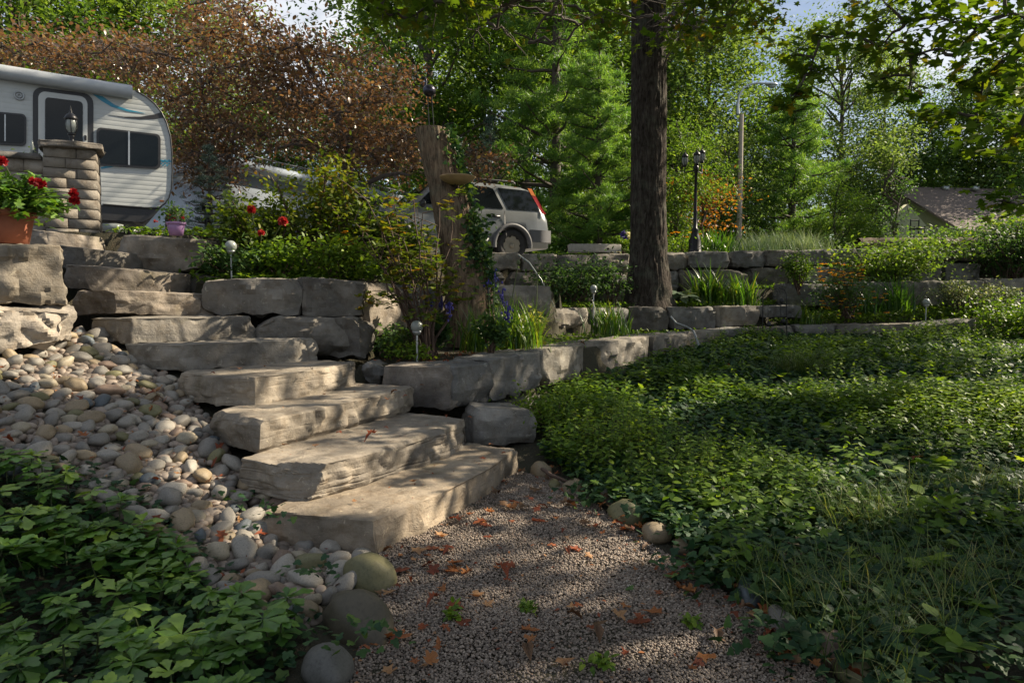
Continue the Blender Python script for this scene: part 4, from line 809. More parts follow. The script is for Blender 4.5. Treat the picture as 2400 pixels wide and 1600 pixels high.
straps('daylily_clump', 'green strap leaves right of the lantern post on the upper wall', 'plant', spot(1675, 585, 15.3), 170, .75, .035, bend=(.4, 1.8), spread=.28, tb=.35)
straps('lavender_clump', 'feathery grey green clump left of the ornamental grass', 'plant', spot(1760, 590, 15.6), 900, .5, .008, 'silver', bend=(.1, 1.0), spread=.4, tb=.1)
for i, (px, l) in enumerate([(1800, 'silvery ornamental grass mound, left of two'), (1875, 'silvery ornamental grass mound, right of two')]):
    straps('ornamental_grass', l, 'grass', spot(px, 590, 16.4), 900, .85, .013, 'silver', bend=(.5, 1.9), spread=.28, tb=.45)
shrub('weedy_bush', 'leafy green bush burying the right end of the lower wall', 'shrub', spot(2370, 800, 11.9), .8, .75, 22, 3600, .07, 'weed', T_OVAL, .8, tb=.35)
shrub('weedy_bush', 'bright weeds standing against the blue grey boulder', 'shrub', spot(1290, 960, 6.1), .35, .42, 16, 1500, .04, 'weed', T_OVAL, .9, tb=.5)
# left foreground sprigs by the lowest step
for px, py, z, h, l in ((724, 1262, .0, .12, 'upright weed sprig against the lowest step'), (832, 1275, .0, .09, 'pale fern like sprig near the step corner')):
    c = gp(px, py, z); shrub('weed_sprig', l, 'plant', tuple(c), .035, h, 3, 60, .022, 'weed', T_DIAM, 1.0, tb=.6)
for px, py, l in ((1245, 1430, 'small yellow green weed in the middle of the gravel'), (1063, 1455, 'tiny weed rosette on the gravel left of centre'), (1630, 1470, 'weed tuft at the right of the gravel'), (1400, 1565, 'dark little weed at the bottom of the gravel')):
    c = gp(px, py, .015); shrub('weed_sprig', l, 'plant', tuple(c), .045, .05, 4, 40, .035, 'weed', T_OVAL, .8, tb=.5)
# big soft leaves at right bottom
for px, py, s, l in ((2250, 1500, .08, 'broad heart leaved plant in the bottom right grass'), (2300, 1410, .07, 'broad leaved plant behind the heart leaved one'), (1815, 1050, .09, 'pale broad leaves lit by sun in the ivy bed')):
    c = gp(px, py, .15); z0 = h1(c[0], c[1]); n = 6; rt = root('broad_leaf_plant', l, 'plant', (c[0], c[1], z0)); yaw = np.arange(n)*1.05; MB().scatter(T_OVAL, rots(n, .2, .1, yaw), np.repeat([[c[0], c[1], z0+.13]], n, 0), np.column_stack([np.full(n, s*1.2), np.full(n, s), np.full(n, s)]), rng.uniform(.2, .6, n)).build('leaves', M['weed'], rt)
    MB().tube([[c[0], c[1], z0], [c[0], c[1], z0+.13]], .004, 4).build('stem', M['stem'], rt)
tw = MB().tube([gp(1262, 1092, .06), gp(1290, 1112, .10), gp(1330, 1128, .07), gp(1345, 1135, .03)], [.012, .014, .01, .004], 6).build('fallen_twig', M['twig'], origin=gp(1262, 1092, .06)); setp(tw, 'bent grey twig lying over the cobbles by the lowest step', 'twig')

# ------------------------------------------------------------------ left: pots, pillar, lantern
def pot(name, label, c, r, h, mat, cat='pot'):
    rt = root(name, label, cat, c); MB().lathe(c, [(0, 0), (r*.72, 0), (r*.95, h*.82), (r*.9, h*.86)], 28).build('body', M[mat], rt, smooth=True)
    MB().lathe(c, [(r*.95, h*.8), (r*1.06, h*.82), (r*1.07, h), (r*.95, h), (r*.93, h*.85), (0, h*.85)], 28).build('rim', M[mat], rt, smooth=True); return rt
tp = pt(22, 572, 4.95); pot('terracotta_pot', 'terracotta pot of red geraniums on the big left boulder', tuple(tp), .165, .24, 'terra')
ge = root('geranium', 'bushy green geranium with scarlet flower heads in the terracotta pot', 'plant', (tp[0], tp[1], tp[2]+.2)); fo = MB(); st_ = MB()
for i in range(95):
    a = random.uniform(0, 6.28); rr = random.uniform(.02, .36); e = np.array([tp[0]+rr*math.cos(a), tp[1]+rr*.75*math.sin(a), tp[2]+.22+random.uniform(0, .3)*(1-(rr/.42)**2)]); st_.tube(curve([tp[0], tp[1], tp[2]+.2], e, .05, 4), .005, 4, cap=False)
    n = 12; fo.scatter(T_MAPLE, rots(n, .5), e+rng.normal(0, .035, (n, 3)), rng.uniform(.045, .07, n), np.clip(rng.normal(.45, .2, n), 0, 1))
fo.build('foliage', M['pachy'], ge); st_.build('stems', M['stem'], ge)
for px, py, d, r in ((95, 432, 4.7, .045), (78, 425, 4.75, .035), (172, 452, 4.7, .035), (175, 470, 4.7, .04), (5, 378, 4.8, .04)):
    c = pt(px, py, d); petals(c, r, 60, 'petal', ge, 'flower_head', -.9, T_OVAL, tb=.3); MB().tube(curve([tp[0]+.1, tp[1], tp[2]+.3], c, .03, 5), .004, 4).build('flower_stalk', M['stem'], ge)
bk = pt(413, 552, 6.85); pot('lilac_bucket', 'lilac bucket planter on the rounded boulder', tuple(bk), .088, .13, 'purple')
bp = shrub('bucket_plant', 'pink and green trailing plant in the lilac bucket', 'plant', (bk[0], bk[1], bk[2]+.1), .16, .24, 8, 260, .04, 'leafd', T_OVAL, .8)
for i in range(6): petals(np.array(bk)+[random.gauss(-.06, .07), random.gauss(0, .05), random.uniform(.12, .26)], .025, 12, 'petal', bp, 'flower_head', -.5, tb=.9)
# pillar of blocks
PX0, PX1, PD = 108, 232, 7.7
pA = pt(PX0, 545, PD); pB = pt(PX1, 545, 7.93); zb = 1.98; zt_ = pt(165, 356, 8.0)[2]
dirw = unit(np.array([pB[0]-pA[0], pB[1]-pA[1], 0])); wid = np.linalg.norm((pB-pA)[:2]); ang = math.atan2(dirw[1], dirw[0]); nb_ = np.array([-dirw[1], dirw[0], 0])
cen = (pA+pB)/2+nb_*wid/2; pl = root('block_pillar', 'square pillar of tumbled wall blocks with a rough stone cap', 'pillar', (cen[0], cen[1], zb))
nc = 9; ch = (zt_-zb)/nc
for k in range(nc):
    z0 = zb+k*ch; sp = (.42 if k % 2 else .62); mbk = MB()
    for side in range(4):
        dr = [dirw, nb_, -dirw, -nb_][side]; no = [-nb_, dirw, nb_, -dirw][side]; c0 = cen-dr*wid/2+no*wid/2
        for a, b in ((0, sp), (sp, 1)):
            g = random.uniform(.003, .006); P0 = c0+dr*(wid*a+g); P1 = c0+dr*(wid*b-g); th_ = no*.045
            jit = random.uniform(-.004, .006)
            q = [P0-th_, P1-th_, P1+no*jit, P0+no*jit]; r_ = .0035; V = []
            for zz, ins in ((z0+.003, r_), (z0+.003+r_, 0), (z0+ch-.004-r_, 0), (z0+ch-.004, r_)):
                for j, w_ in enumerate(q):
                    s_ = (-no*ins if j > 1 else 0)+(dr*ins if j in (0, 3) else -dr*ins); V.append([(w_+s_)[0], (w_+s_)[1], zz])
            F = [[i*4+j, i*4+(j+1) % 4, (i+1)*4+(j+1) % 4, (i+1)*4+j] for i in range(3) for j in range(4)]+[[3, 2, 1, 0], [12, 13, 14, 15]]
            mbk.add(V, F)
    mbk.build('block_course', M['block'], pl).color = (.74, .74, .74, 1)
MB().box((cen[0], cen[1], (zb+zt_)/2), (wid/2-.03, wid/2-.03, (zt_-zb)/2-.02), ang).build('mortar_core', M['conc'], pl)
cpw = wid/2+.07; capq = [cen+dirw*sx*cpw+nb_*sy*cpw for sx, sy in ((-1, -1), (1, -1), (1, 1), (-1, 1))]
cap = hexrock('cap_stone', [np.array([*q[:2], zt_+.003]) for q in capq]+[np.array([*q[:2], zt_+.075]) for q in capq], 91, .015, .5, .8, 5, .025, mat=M['stone'], color=(.85, .8, .75)); cap.parent = pl; cap.location = Vector(cap.location)-pl.location
def lantern_head(mbs, c, s):           # black cage lantern: returns parts
    x, y, z = c; fr = MB(); gl = MB()
    gl.lathe((x, y, z), [(.045*s, .03*s), (.085*s, .12*s), (.08*s, .2*s), (.07*s, .235*s)], 12)
    for j in range(6):
        a = j*math.pi/3; P = [[x+r*s*math.cos(a), y+r*s*math.sin(a), z+h*s] for r, h in ((.05, .02), (.088, .09), (.095, .15), (.086, .21), (.075, .245))]; fr.tube(P, .007*s, 5)
    fr.lathe((x, y, z), [(0, -.03*s), (.03*s, -.03*s), (.055*s, .0), (.055*s, .03*s), (0, .03*s)], 12); fr.lathe((x, y, z), [(.095*s, .245*s), (.1*s, .26*s), (.07*s, .31*s), (.03*s, .345*s), (.02*s, .36*s), (.026*s, .375*s), (.01*s, .4*s), (.014*s, .42*s), (0, .47*s)], 14)
    fr.lathe((x, y, z), [(0, .244*s), (.095*s, .244*s)], 12)
    return fr, gl
lc = (cen[0]+.0, cen[1]-.0, zt_+.08); lt = root('pillar_lantern', 'black coach lantern standing on the cap of the block pillar', 'lantern', lc)
MB().lathe(lc, [(0, 0), (.07, 0), (.065, .015), (.03, .03), (.022, .09), (.035, .11), (0, .12)], 14).build('base', M['iron'], lt, smooth=True)
fr, gl = lantern_head(None, (lc[0], lc[1], lc[2]+.12), .72); f_ = fr.build('cage', M['iron'], lt, smooth=True); gl.build('glass', M['lens'], lt, smooth=True)
# low wall left of the pillar
wc = cen-dirw*1.35; lw = root('low_block_wall', 'low block wall with a dark stone coping left of the pillar', 'wall', (wc[0], wc[1], zb))
wz = pt(60, 392, 8.2)[2]
mbk = MB(); nr = 6; hh_ = (wz-zb)/nr
for k in range(nr):
    for j in range(6):
        L0 = -1.08+j*.36+(.18 if k % 2 else 0); mbk.box((wc[0]+dirw[0]*(L0+.18), wc[1]+dirw[1]*(L0+.18), zb+(k+.5)*hh_), (.176, .14, hh_/2-.004), ang)
mbk.build('blocks', M['block'], lw); cp_ = MB().box((wc[0], wc[1], wz+.03), (1.06, .19, .03), ang).build('coping', M['stone'], lw)
fl_ = root('window_box_flowers', 'red flowers in a small glass trough on the low wall coping', 'flowers', tuple(pt(40, 385, 8.1)))
fl_.location.z = wz+.06
for px in (0, 6, 40, 45, 62, 58): petals(pt(px, random.uniform(368, 376), 8.1), .035, 30, 'petal', fl_, 'flower_head', -.7)
fb = MB(); n = 50; c0 = np.array(fl_.location); fb.scatter(T_OVAL, rots(n, .6), c0+rng.normal(0, 1, (n, 3))*[.18, .04, .03]+[0, 0, .06], .05*np.ones(n), rng.uniform(.2, .8, n)); fb.build('foliage', M['leaf'], fl_)
bt = pt(77, 384, 8.0); o = MB().lathe((bt[0], bt[1], wz+.06), [(0, 0), (.02, 0), (.02, .14), (.012, .17), (.012, .2), (0, .2)], 12).build('clear_bottle', M['lens'], origin=(bt[0], bt[1], wz+.06), smooth=True); setp(o, 'small upright clear glass bottle on the low wall coping', 'bottle')
# globe lights
def globe(px, py, d, zbase, label, rad=.055):
    c = pt(px, py, d); rt = root('globe_light', label, 'garden light', (c[0], c[1], zbase), 'solar globe lights in the flower beds')
    MB().ell(c, (rad, rad, rad), 20, 14).build('globe', M['lens'], rt, smooth=True)
    MB().lathe((c[0], c[1], c[2]-rad*1.35), [(0, 0), (rad*.45, 0), (rad*.75, rad*.5), (rad*.72, rad*.62), (0, rad*.6)], 14).build('collar', M['grey'], rt, smooth=True)
    MB().tube([[c[0], c[1], zbase-.05], [c[0], c[1], c[2]-rad*1.2]], .010, 8).build('stake', M['grey'], rt, smooth=True)
globe(977, 765, 6.35, .74, 'white globe light on a stake beside the azalea stems', .058)
globe(541, 577, 6.95, 1.47, 'white globe light above the boulders near the dahlia bush', .058)
globe(1391, 676, 11.2, .74, 'white globe light half hidden in front of the rose shrub', .06)
globe(2171, 708, 12.5, .95, 'white globe light on a tall stake at the right of the terraces', .065)
# trellis
tr = root('iron_trellis', 'short black iron trellis with scroll top in front of the lower wall', 'trellis', tuple(spot(1818, 800, 11.6)))
def P_(x, y): return pt(x, y, 11.6)
MB().tube([P_(1788, 830), P_(1788, 690), P_(1795, 678), P_(1806, 674)], .009, 5).build('side_bar', M['iron'], tr); MB().tube([P_(1845, 830), P_(1843, 690), P_(1838, 678), P_(1826, 674)], .009, 5).build('side_bar', M['iron'], tr)
sc_ = MB(); sc_.tube([P_(1788, 716), P_(1844, 712)], .007, 5); sc_.tube([P_(1788, 765), P_(1845, 762)], .007, 5)
for s_ in (-1, 1): sc_.tube([P_(1816+s_*(3+9*math.cos(a)), 684-10*math.sin(a)+2) for a in np.linspace(0, 5.2, 12)], .005, 5)
sc_.tube([P_(1800, 716), P_(1800, 765)], .006, 5); sc_.tube([P_(1830, 714), P_(1830, 763)], .006, 5); sc_.build('scrollwork', M['iron'], tr)
for px, py in ((1832, 705), (1836, 752), (1802, 760)):
    MB().ell(P_(px, py), (.04, .012, .045), 10, 6).build('leaf_ornament', M['iron'], tr)
# grey hose over the lower wall
hz = [pt(1572, 742, 11.7), pt(1585, 757, 11.6), pt(1610, 766, 11.2), pt(1625, 775, 10.6), pt(1635, 800, 10.35), pt(1645, 835, 10.3)]
setp(MB().tube(hz, .016, 8).build('garden_hose', M['hose'], origin=hz[0], smooth=True), 'grey hose dropping over the pale split boulder of the lower wall', 'hose')
# concrete slab on the upper wall
sb = pt(1394, 586, 14.0); o = hexrock('concrete_slab', [np.array([sb[0]+a, sb[1]+b, 2.27+c-.02]) for c in (0, .17) for a, b in ((-.54, 0), (.57, .02), (.57, .4), (-.54, .42))], 5, .01, .12, 0, 1, .05, mat=M['conc']); setp(o, 'plain pale concrete slab lying on top of the upper wall', 'slab')

# ------------------------------------------------------------------ broken trunk with bird ornaments
tk = pt(1075, 790, 8.3); ts = root('broken_tree_trunk', 'tall cut off tree trunk leaning left with ivy on its right side', 'tree stump', (tk[0], tk[1], .74))
def trunkmesh(path, radii, n, seed, ridge, step=.04, freq=1.0):
    P = np.asarray(path, float); L = np.concatenate([[0], np.cumsum(np.linalg.norm(np.diff(P, axis=0), axis=1))]); m = int(L[-1]/step); s = np.linspace(0, L[-1], m)
    Q = np.column_stack([np.interp(s, L, P[:, i]) for i in range(3)]); rad = np.interp(s, L, radii); V = []
    k = max(3, int(m*.08)); ker = np.ones(k)/k
    for i in range(3):
        q = np.pad(Q[:, i], k//2, mode='edge'); Q[:, i] = np.convolve(q, ker, 'same')[k//2:k//2+m]
    for i in range(m):
        for j in range(n):
            a = 2*math.pi*j/n; c_, s_ = math.cos(a), math.sin(a); z = s[i]
            q = 1-abs(noise.noise((c_*4.5*freq+seed, s_*4.5*freq, z*2.5+noise.noise((c_*2, s_*2, z*3))*.4)))*2; q2 = 1-abs(noise.noise((c_*9*freq+seed, s_*9*freq, z*5.0)))*2
            k_ = noise.noise((c_+seed, s_, z*.7))*.06
            r = rad[i]*(1+k_)+ridge*(q*.6+q2*.4-.6); V.append([Q[i][0]+r*c_, Q[i][1]+r*s_, Q[i][2]])
    V = np.array(V); F = [[i*n+j, i*n+(j+1) % n, (i+1)*n+(j+1) % n, (i+1)*n+j] for i in range(m-1) for j in range(n)]
    mb = MB().add(V, F); top = V[-n:]; mb.add(np.vstack([top.mean(0)+[0, 0, .01], top]), [[0, 1+j, 1+(j+1) % n] for j in range(n)]); return mb
P = [pt(1108, 720, 8.3), pt(1094, 640, 8.3), pt(1070, 540, 8.3), pt(1046, 440, 8.3), pt(1028, 370, 8.3), pt(1010, 298, 8.3)]; P[0][2] = .7
rd = [.31, .265, .24, .22, .21, .195]
trunkmesh(P, rd, 72, 3, .022).build('trunk', M['bark2'], ts, smooth=True)
P2 = [pt(1125, 730, 8.35), pt(1105, 640, 8.3), pt(1085, 560, 8.25), pt(1072, 500, 8.25)]; P2[0][2] = .7
trunkmesh(P2, [.15, .12, .10, .03], 40, 5, .02).build('root_flare', M['bark2'], ts, smooth=True)
iv = MB(); st_ = MB()
def along(P, t): i = min(int(t*(len(P)-1)), len(P)-2); f = t*(len(P)-1)-i; return P[i]*(1-f)+P[i+1]*f
for i in range(1100):
    t = random.random()**.8; c = along(P, t); a = random.gauss(-.15, .45); r = np.interp(t, np.linspace(0, 1, 6), rd)+random.uniform(.01, .05)+(.05 if random.random() < .2 else 0)
    if t > .45 and random.random() < .45: continue
    q = c+[r*math.cos(a), r*math.sin(a)*1.0, random.gauss(0, .03)]; iv.scatter(T_IVY, look_rots(np.array([[math.cos(a)+random.gauss(0, .5), math.sin(a)+random.gauss(0, .5), random.gauss(-.3, .6)]])), q[None], np.array([random.uniform(.04, .075)]), np.array([min(1, max(0, random.gauss(.5, .25)))]))
for i in range(520):
    q = pt(1118+random.gauss(0, 18), random.uniform(500, 640), 8.1+random.gauss(0, .1)); iv.scatter(T_IVY, rots(1, .7), q[None], np.array([random.uniform(.04, .07)]), np.array([min(1, max(0, random.gauss(.55, .25)))]))
for k in range(8):
    pp = [along(P, t)+np.array([(np.interp(t, np.linspace(0, 1, 6), rd)+.01)*math.cos(a), (np.interp(t, np.linspace(0, 1, 6), rd)+.01)*math.sin(a), 0]) for t, a in [(u, -.8+k*.2+.3*math.sin(u*7+k)) for u in np.linspace(.02, .95-.05*k, 12)]]; st_.tube(pp, .009, 5)
iv.build('ivy', M['ivy'], ts); st_.build('ivy_stems', M['twig'], ts)
# dish
dc = pt(1072, 421, 7.95); ds = root('hanging_dish', 'shallow oval clay bird dish fixed to the front of the broken trunk', 'bird bath', tuple(dc-np.array([0, 0, .04])))
MB().lathe(dc, [(0, -.055), (.10, -.045), (.17, -.012), (.205, .022), (.212, .03), (.205, .034), (.16, .0), (.08, -.03), (0, -.035)], 40).build('dish', M['bath'], ds, smooth=True)
ch_ = MB()
for a in (.3, 2.4, 4.4): ch_.tube([dc+np.array([.2*math.cos(a), .2*math.sin(a), .03]), dc+np.array([0, .1, -.11])], .006, 5)
ch_.build('bracket', M['iron'], ds)
# ornament bird on top of the trunk
bc = pt(1006, 213, 8.3); bi = root('metal_bird_ornament', 'round dark metal bird on two thin legs atop the broken trunk', 'garden ornament', tuple(pt(1010, 298, 8.3)))
MB().ell(bc, (.078, .085, .07), 20, 14).build('body', M['copperm'], bi, smooth=True)
MB().tube([bc+np.array([-.05, 0, .03]), bc+np.array([-.035, 0, .11]), bc+np.array([-.05, 0, .155]), bc+np.array([-.085, 0, .155]), bc+np.array([-.12, 0, .12])], [.018, .013, .013, .012, .002], 8).build('neck', M['copperm'], bi, smooth=True)
for s_ in (-.02, .035): MB().tube([bc+np.array([s_*.8, 0, -.06]), bc+np.array([s_*.9, 0, -.13]), pt(1010, 298, 8.3)+np.array([s_, 0, 0])], [.012, .006, .005], 6).build('leg', M['iron'], bi)
ck = MB().tube([pt(1068, 300, 8.2), pt(1068, 292, 8.2), pt(1062, 288, 8.2), pt(1040, 295, 8.2), pt(1024, 318, 8.1), pt(1030, 360, 8.12)], .007, 6).build('hook', M['iron'], origin=pt(1030, 360, 8.12)); setp(ck, 'small black iron hook on the upper right of the broken trunk', 'hook')

# ------------------------------------------------------------------ travel trailer
o0 = pt(0, 500, 10.55); o1 = pt(311, 500, 11.5); ux = unit([o1[0]-o0[0], o1[1]-o0[1], 0]); un = np.array([ux[1], -ux[0], 0]); O = np.array([o1[0], o1[1], 0])
def tv(px, py, out_=0):              # point on the trailer side wall
    r = ray(px, py); t = np.dot(O-np.array([0, 0, EYE]), un)/np.dot(r, un); return np.array([0, 0, EYE])+r*t+un*out_
TZ = 2.03
tl = root('travel_trailer', 'white travel trailer with rounded front, dark windows and teal stripes', 'camper trailer', (O[0], O[1], TZ))
prof = [tv(*q) for q in [(-900, 120), (-900, 478)]]
front = [(241, 479), (340, 487), (372, 487), (386, 478), (396, 464), (402, 443), (404, 402), (403, 357), (399, 319), (390, 288), (378, 263), (362, 243), (342, 227), (318, 213)]
p0 = tv(-60, 470); zb_ = tv(241, 480)[2]; zr = tv(318, 213)[2]; back_ = O-ux*5.2
poly = [np.array([back_[0], back_[1], zb_])]+[tv(*q) for q in front[1:]]+[np.array([back_[0], back_[1], zr])]
poly = [np.array([p[0], p[1], p[2]]) for p in poly]; poly[0][:2] = (O-ux*5.2)[:2]
body = MB().prism(poly, -un*2.3).build('body', M['white'], tl)
def ribs_mat():
    m, n, p, o = newmat('ribbed_siding'); tcn = n.nodes.new('ShaderNodeTexCoord'); sp = n.nodes.new('ShaderNodeSeparateXYZ'); n.links.new(tcn.outputs['Object'], sp.inputs[0])
    mm = n.nodes.new('ShaderNodeMath'); mm.operation = 'MULTIPLY'; mm.inputs[1].default_value = 2*math.pi/.155; n.links.new(sp.outputs['Z'], mm.inputs[0]); sn = n.nodes.new('ShaderNodeMath'); sn.operation = 'SINE'; n.links.new(mm.outputs[0], sn.inputs[0])
    pw = n.nodes.new('ShaderNodeMath'); pw.operation = 'POWER'; ab = n.nodes.new('ShaderNodeMath'); ab.operation = 'ABSOLUTE'; n.links.new(sn.outputs[0], ab.inputs[0]); n.links.new(ab.outputs[0], pw.inputs[0]); pw.inputs[1].default_value = .35
    nn = noise_node(n, 2.5, 5, .6, tcn.outputs['Object']); r = ramp(n, [(.38, .40, .385), (.46, .475, .46)], [.3, .7], nn.outputs[0]); n.links.new(r.outputs[0], p.inputs['Base Color']); p.inputs['Roughness'].default_value = .42; bump(n, p, pw.outputs[0], .4, .012); return m
body.data.materials[0] = ribs_mat()
def panel(pts, mat, name, parent, o1=.012, th=.02):
    return MB().prism([tv(*q, o1) for q in pts], -un*th).build(name, M[mat], parent)
def rrect(x0, y0a, y0b, x1, y1a, y1b, r, n=5):    # left x, its top/bottom; right x, its top/bottom
    res = []
    for (cx, cy, a0) in ((x0+r, None, 180), (x1-r, None, 270), (x1-r, None, 0), (x0+r, None, 90)):
        for k in range(n+1):
            a = R_(a0+90*k/n); x = cx+r*math.cos(a); f = (x-x0)/(x1-x0); top = y0a+(y1a-y0a)*f; bot = y0b+(y1b-y0b)*f
            y = (top+r if a0 in (180, 270) else bot-r)+r*math.sin(a); res.append((x, y))
    return res
dk = panel(rrect(77, 203, 620, 219, 222, 600, 22), 'blackp', 'door_frame', tl, .012, .03)
dr_ = panel(rrect(90, 214, 625, 205, 229, 600, 17), 'white', 'door', tl, .03, .03); panel(rrect(106, 229, 338, 194, 240, 343, 9), 'glass', 'window', dr_, .042, .02)
panel(rrect(197, 318, 330, 203, 319, 331, 2), 'iron', 'door_handle', dr_, .045, .02)
w1 = panel(rrect(226, 299, 388, 376, 316, 397, 11), 'blackp', 'window', tl, .03, .03); panel(rrect(232, 304, 383, 370, 320, 391, 8), 'glass', 'pane', w1, .038, .02); panel([(300, 309), (304, 309.5), (304, 388), (300, 387.5)], 'grey', 'window_bar', w1, .046, .01)
w0 = panel(rrect(-62, 258, 337, 62, 269, 343, 11), 'blackp', 'window', tl, .03, .03); panel(rrect(-56, 263, 332, 57, 273, 337, 8), 'glass', 'pane', w0, .038, .02); panel([(11, 270), (14, 270), (14, 332), (11, 332)], 'grey', 'window_bar', w0, .046, .01)
panel([(217, 221), (240, 226), (270, 247), (300, 257), (340, 266), (300, 262), (262, 251), (238, 237)], 'blue', 'stripe', tl, .006, .02)
panel([(255, 270), (290, 274), (330, 274), (360, 269), (376, 264), (386, 276), (360, 279.5), (330, 280), (295, 277)], 'blackp', 'stripe', tl, .006, .02)
panel([(236, 393), (262, 384), (300, 376), (345, 372), (402, 377), (402, 380), (345, 377), (300, 382), (262, 392), (238, 396)], 'blue', 'stripe', tl, .006, .02)
dt = MB()
for i in range(12):
    x = 378+(i % 6)*4.5; y = 376+(i//6)*8+(i % 2)*3.5
    if x < 400: dt.prism([tv(x+2.2*math.cos(a), y+1.9*math.sin(a), .008) for a in np.linspace(0, 5.5, 8)], -un*.01)
dt.build('dot_pattern', M['blue'], tl)
panel(rrect(374, 469, 472.5, 384, 470, 473.5, 1.2), 'amber', 'marker_light', tl, .015, .02)
sp_ = MB(); cc_ = tv(45, 225, .02); sp_.tube([cc_+(ux*math.cos(a)+np.array([0, 0, 1])*math.sin(a))*.06 for a in np.linspace(0, 6.3, 16)], .012, 5); sp_.tube([cc_+(ux*math.cos(a)+np.array([0, 0, 1])*math.sin(a))*.028 for a in np.linspace(0, 6.3, 12)], .01, 5); sp_.build('round_speaker', M['grey'], tl)
# edge trim along the rounded nose
MB().tube([tv(*q, .006) for q in front], .013, 6).build('edge_trim', M['blackp'], tl)
# awning
a0 = tv(-300, 128, .10); a1 = tv(309, 221, .10); a0[2] = a1[2]-(a1[2]-tv(0, 172, .10)[2])*(np.linalg.norm((a0-a1)[:2])/np.linalg.norm((tv(0, 172, .1)-a1)[:2]))
MB().tube([a0, a1], [.105, .105], 16).build('awning_roll', M['awn'], tl, smooth=True)
MB().box((np.array(a0)+a1)/2+un*-.06+np.array([0, 0, -.0]), (np.linalg.norm(a1-a0)/2, .05, .09), math.atan2(ux[1], ux[0])).build('awning_rail', M['awn'], tl)
# black skirt and frame
sk = [tv(-900, 478), ]; q0 = back_.copy(); q0[2] = zb_; 
skp = [np.array([q0[0], q0[1], zb_-.003]), tv(380, 484)+[0, 0, -.003], tv(362, 505), tv(335, 520), np.array([q0[0], q0[1], tv(241, 512)[2]])]
MB().prism([p-un*.02 for p in skp], -un*2.2).build('skirt', M['blackp'], tl)
MB().box(O-ux*1.2-un*.6+np.array([0, 0, 2.46]), (2.0, .06, .07), math.atan2(ux[1], ux[0])).build('chassis', M['iron'], tl)
cn = pt(265, 534, 11.0); MB().box(cn, (.11, .1, .06)).build('step_light', M['lens'], tl)
tg = [tv(330, 552, -1.0), pt(540, 556, 12.3)]; t0 = O-un*.2+ux*.2; t0[2] = 2.42; t1 = O-un*2.0+ux*.2; t1[2] = 2.42; tip = O+ux*1.75-un*1.1; tip[2] = 2.42
MB().tube([t0, tip], .05, 6).tube([t1, tip], .05, 6).build('tongue', M['iron'], tl)
jk = O+ux*1.3-un*1.1; MB().tube([jk+[0, 0, 2.05], jk+[0, 0, 2.98]], .045, 10).box(jk+[0, 0, 3.0], (.06, .06, .05)).build('jack', M['iron'], tl)
for i in range(2):
    tc_ = O+ux*.75-un*(.95+.32*i); MB().lathe(tc_+[0, 0, 2.48], [(0, 0), (.13, .01), (.15, .06), (.15, .34), (.1, .44), (.05, .46), (.05, .52), (0, .52)], 18).build('gas_bottle', M['lens'], tl, smooth=True)
for k in (2.6, 3.4):
    c = O-ux*k-un*.16; ww = MB(); P = [c+np.array([0, 0, 2.36])]; ring = [(0, -.1), (.32, -.1), (.34, -.06), (.34, .06), (.32, .1), (0, .1)]
    V = [c+np.array([0, 0, 2.37])+un*h_+(ux*math.cos(a)+np.array([0, 0, 1])*math.sin(a))*r for r, h_ in ring for a in np.linspace(0, 2*math.pi, 24, endpoint=False)]
    ww.add(V, [[i*24+j, i*24+(j+1) % 24, (i+1)*24+(j+1) % 24, (i+1)*24+j] for i in range(5) for j in range(24)]); ww.build('wheel', M['tyre'], tl, smooth=True)

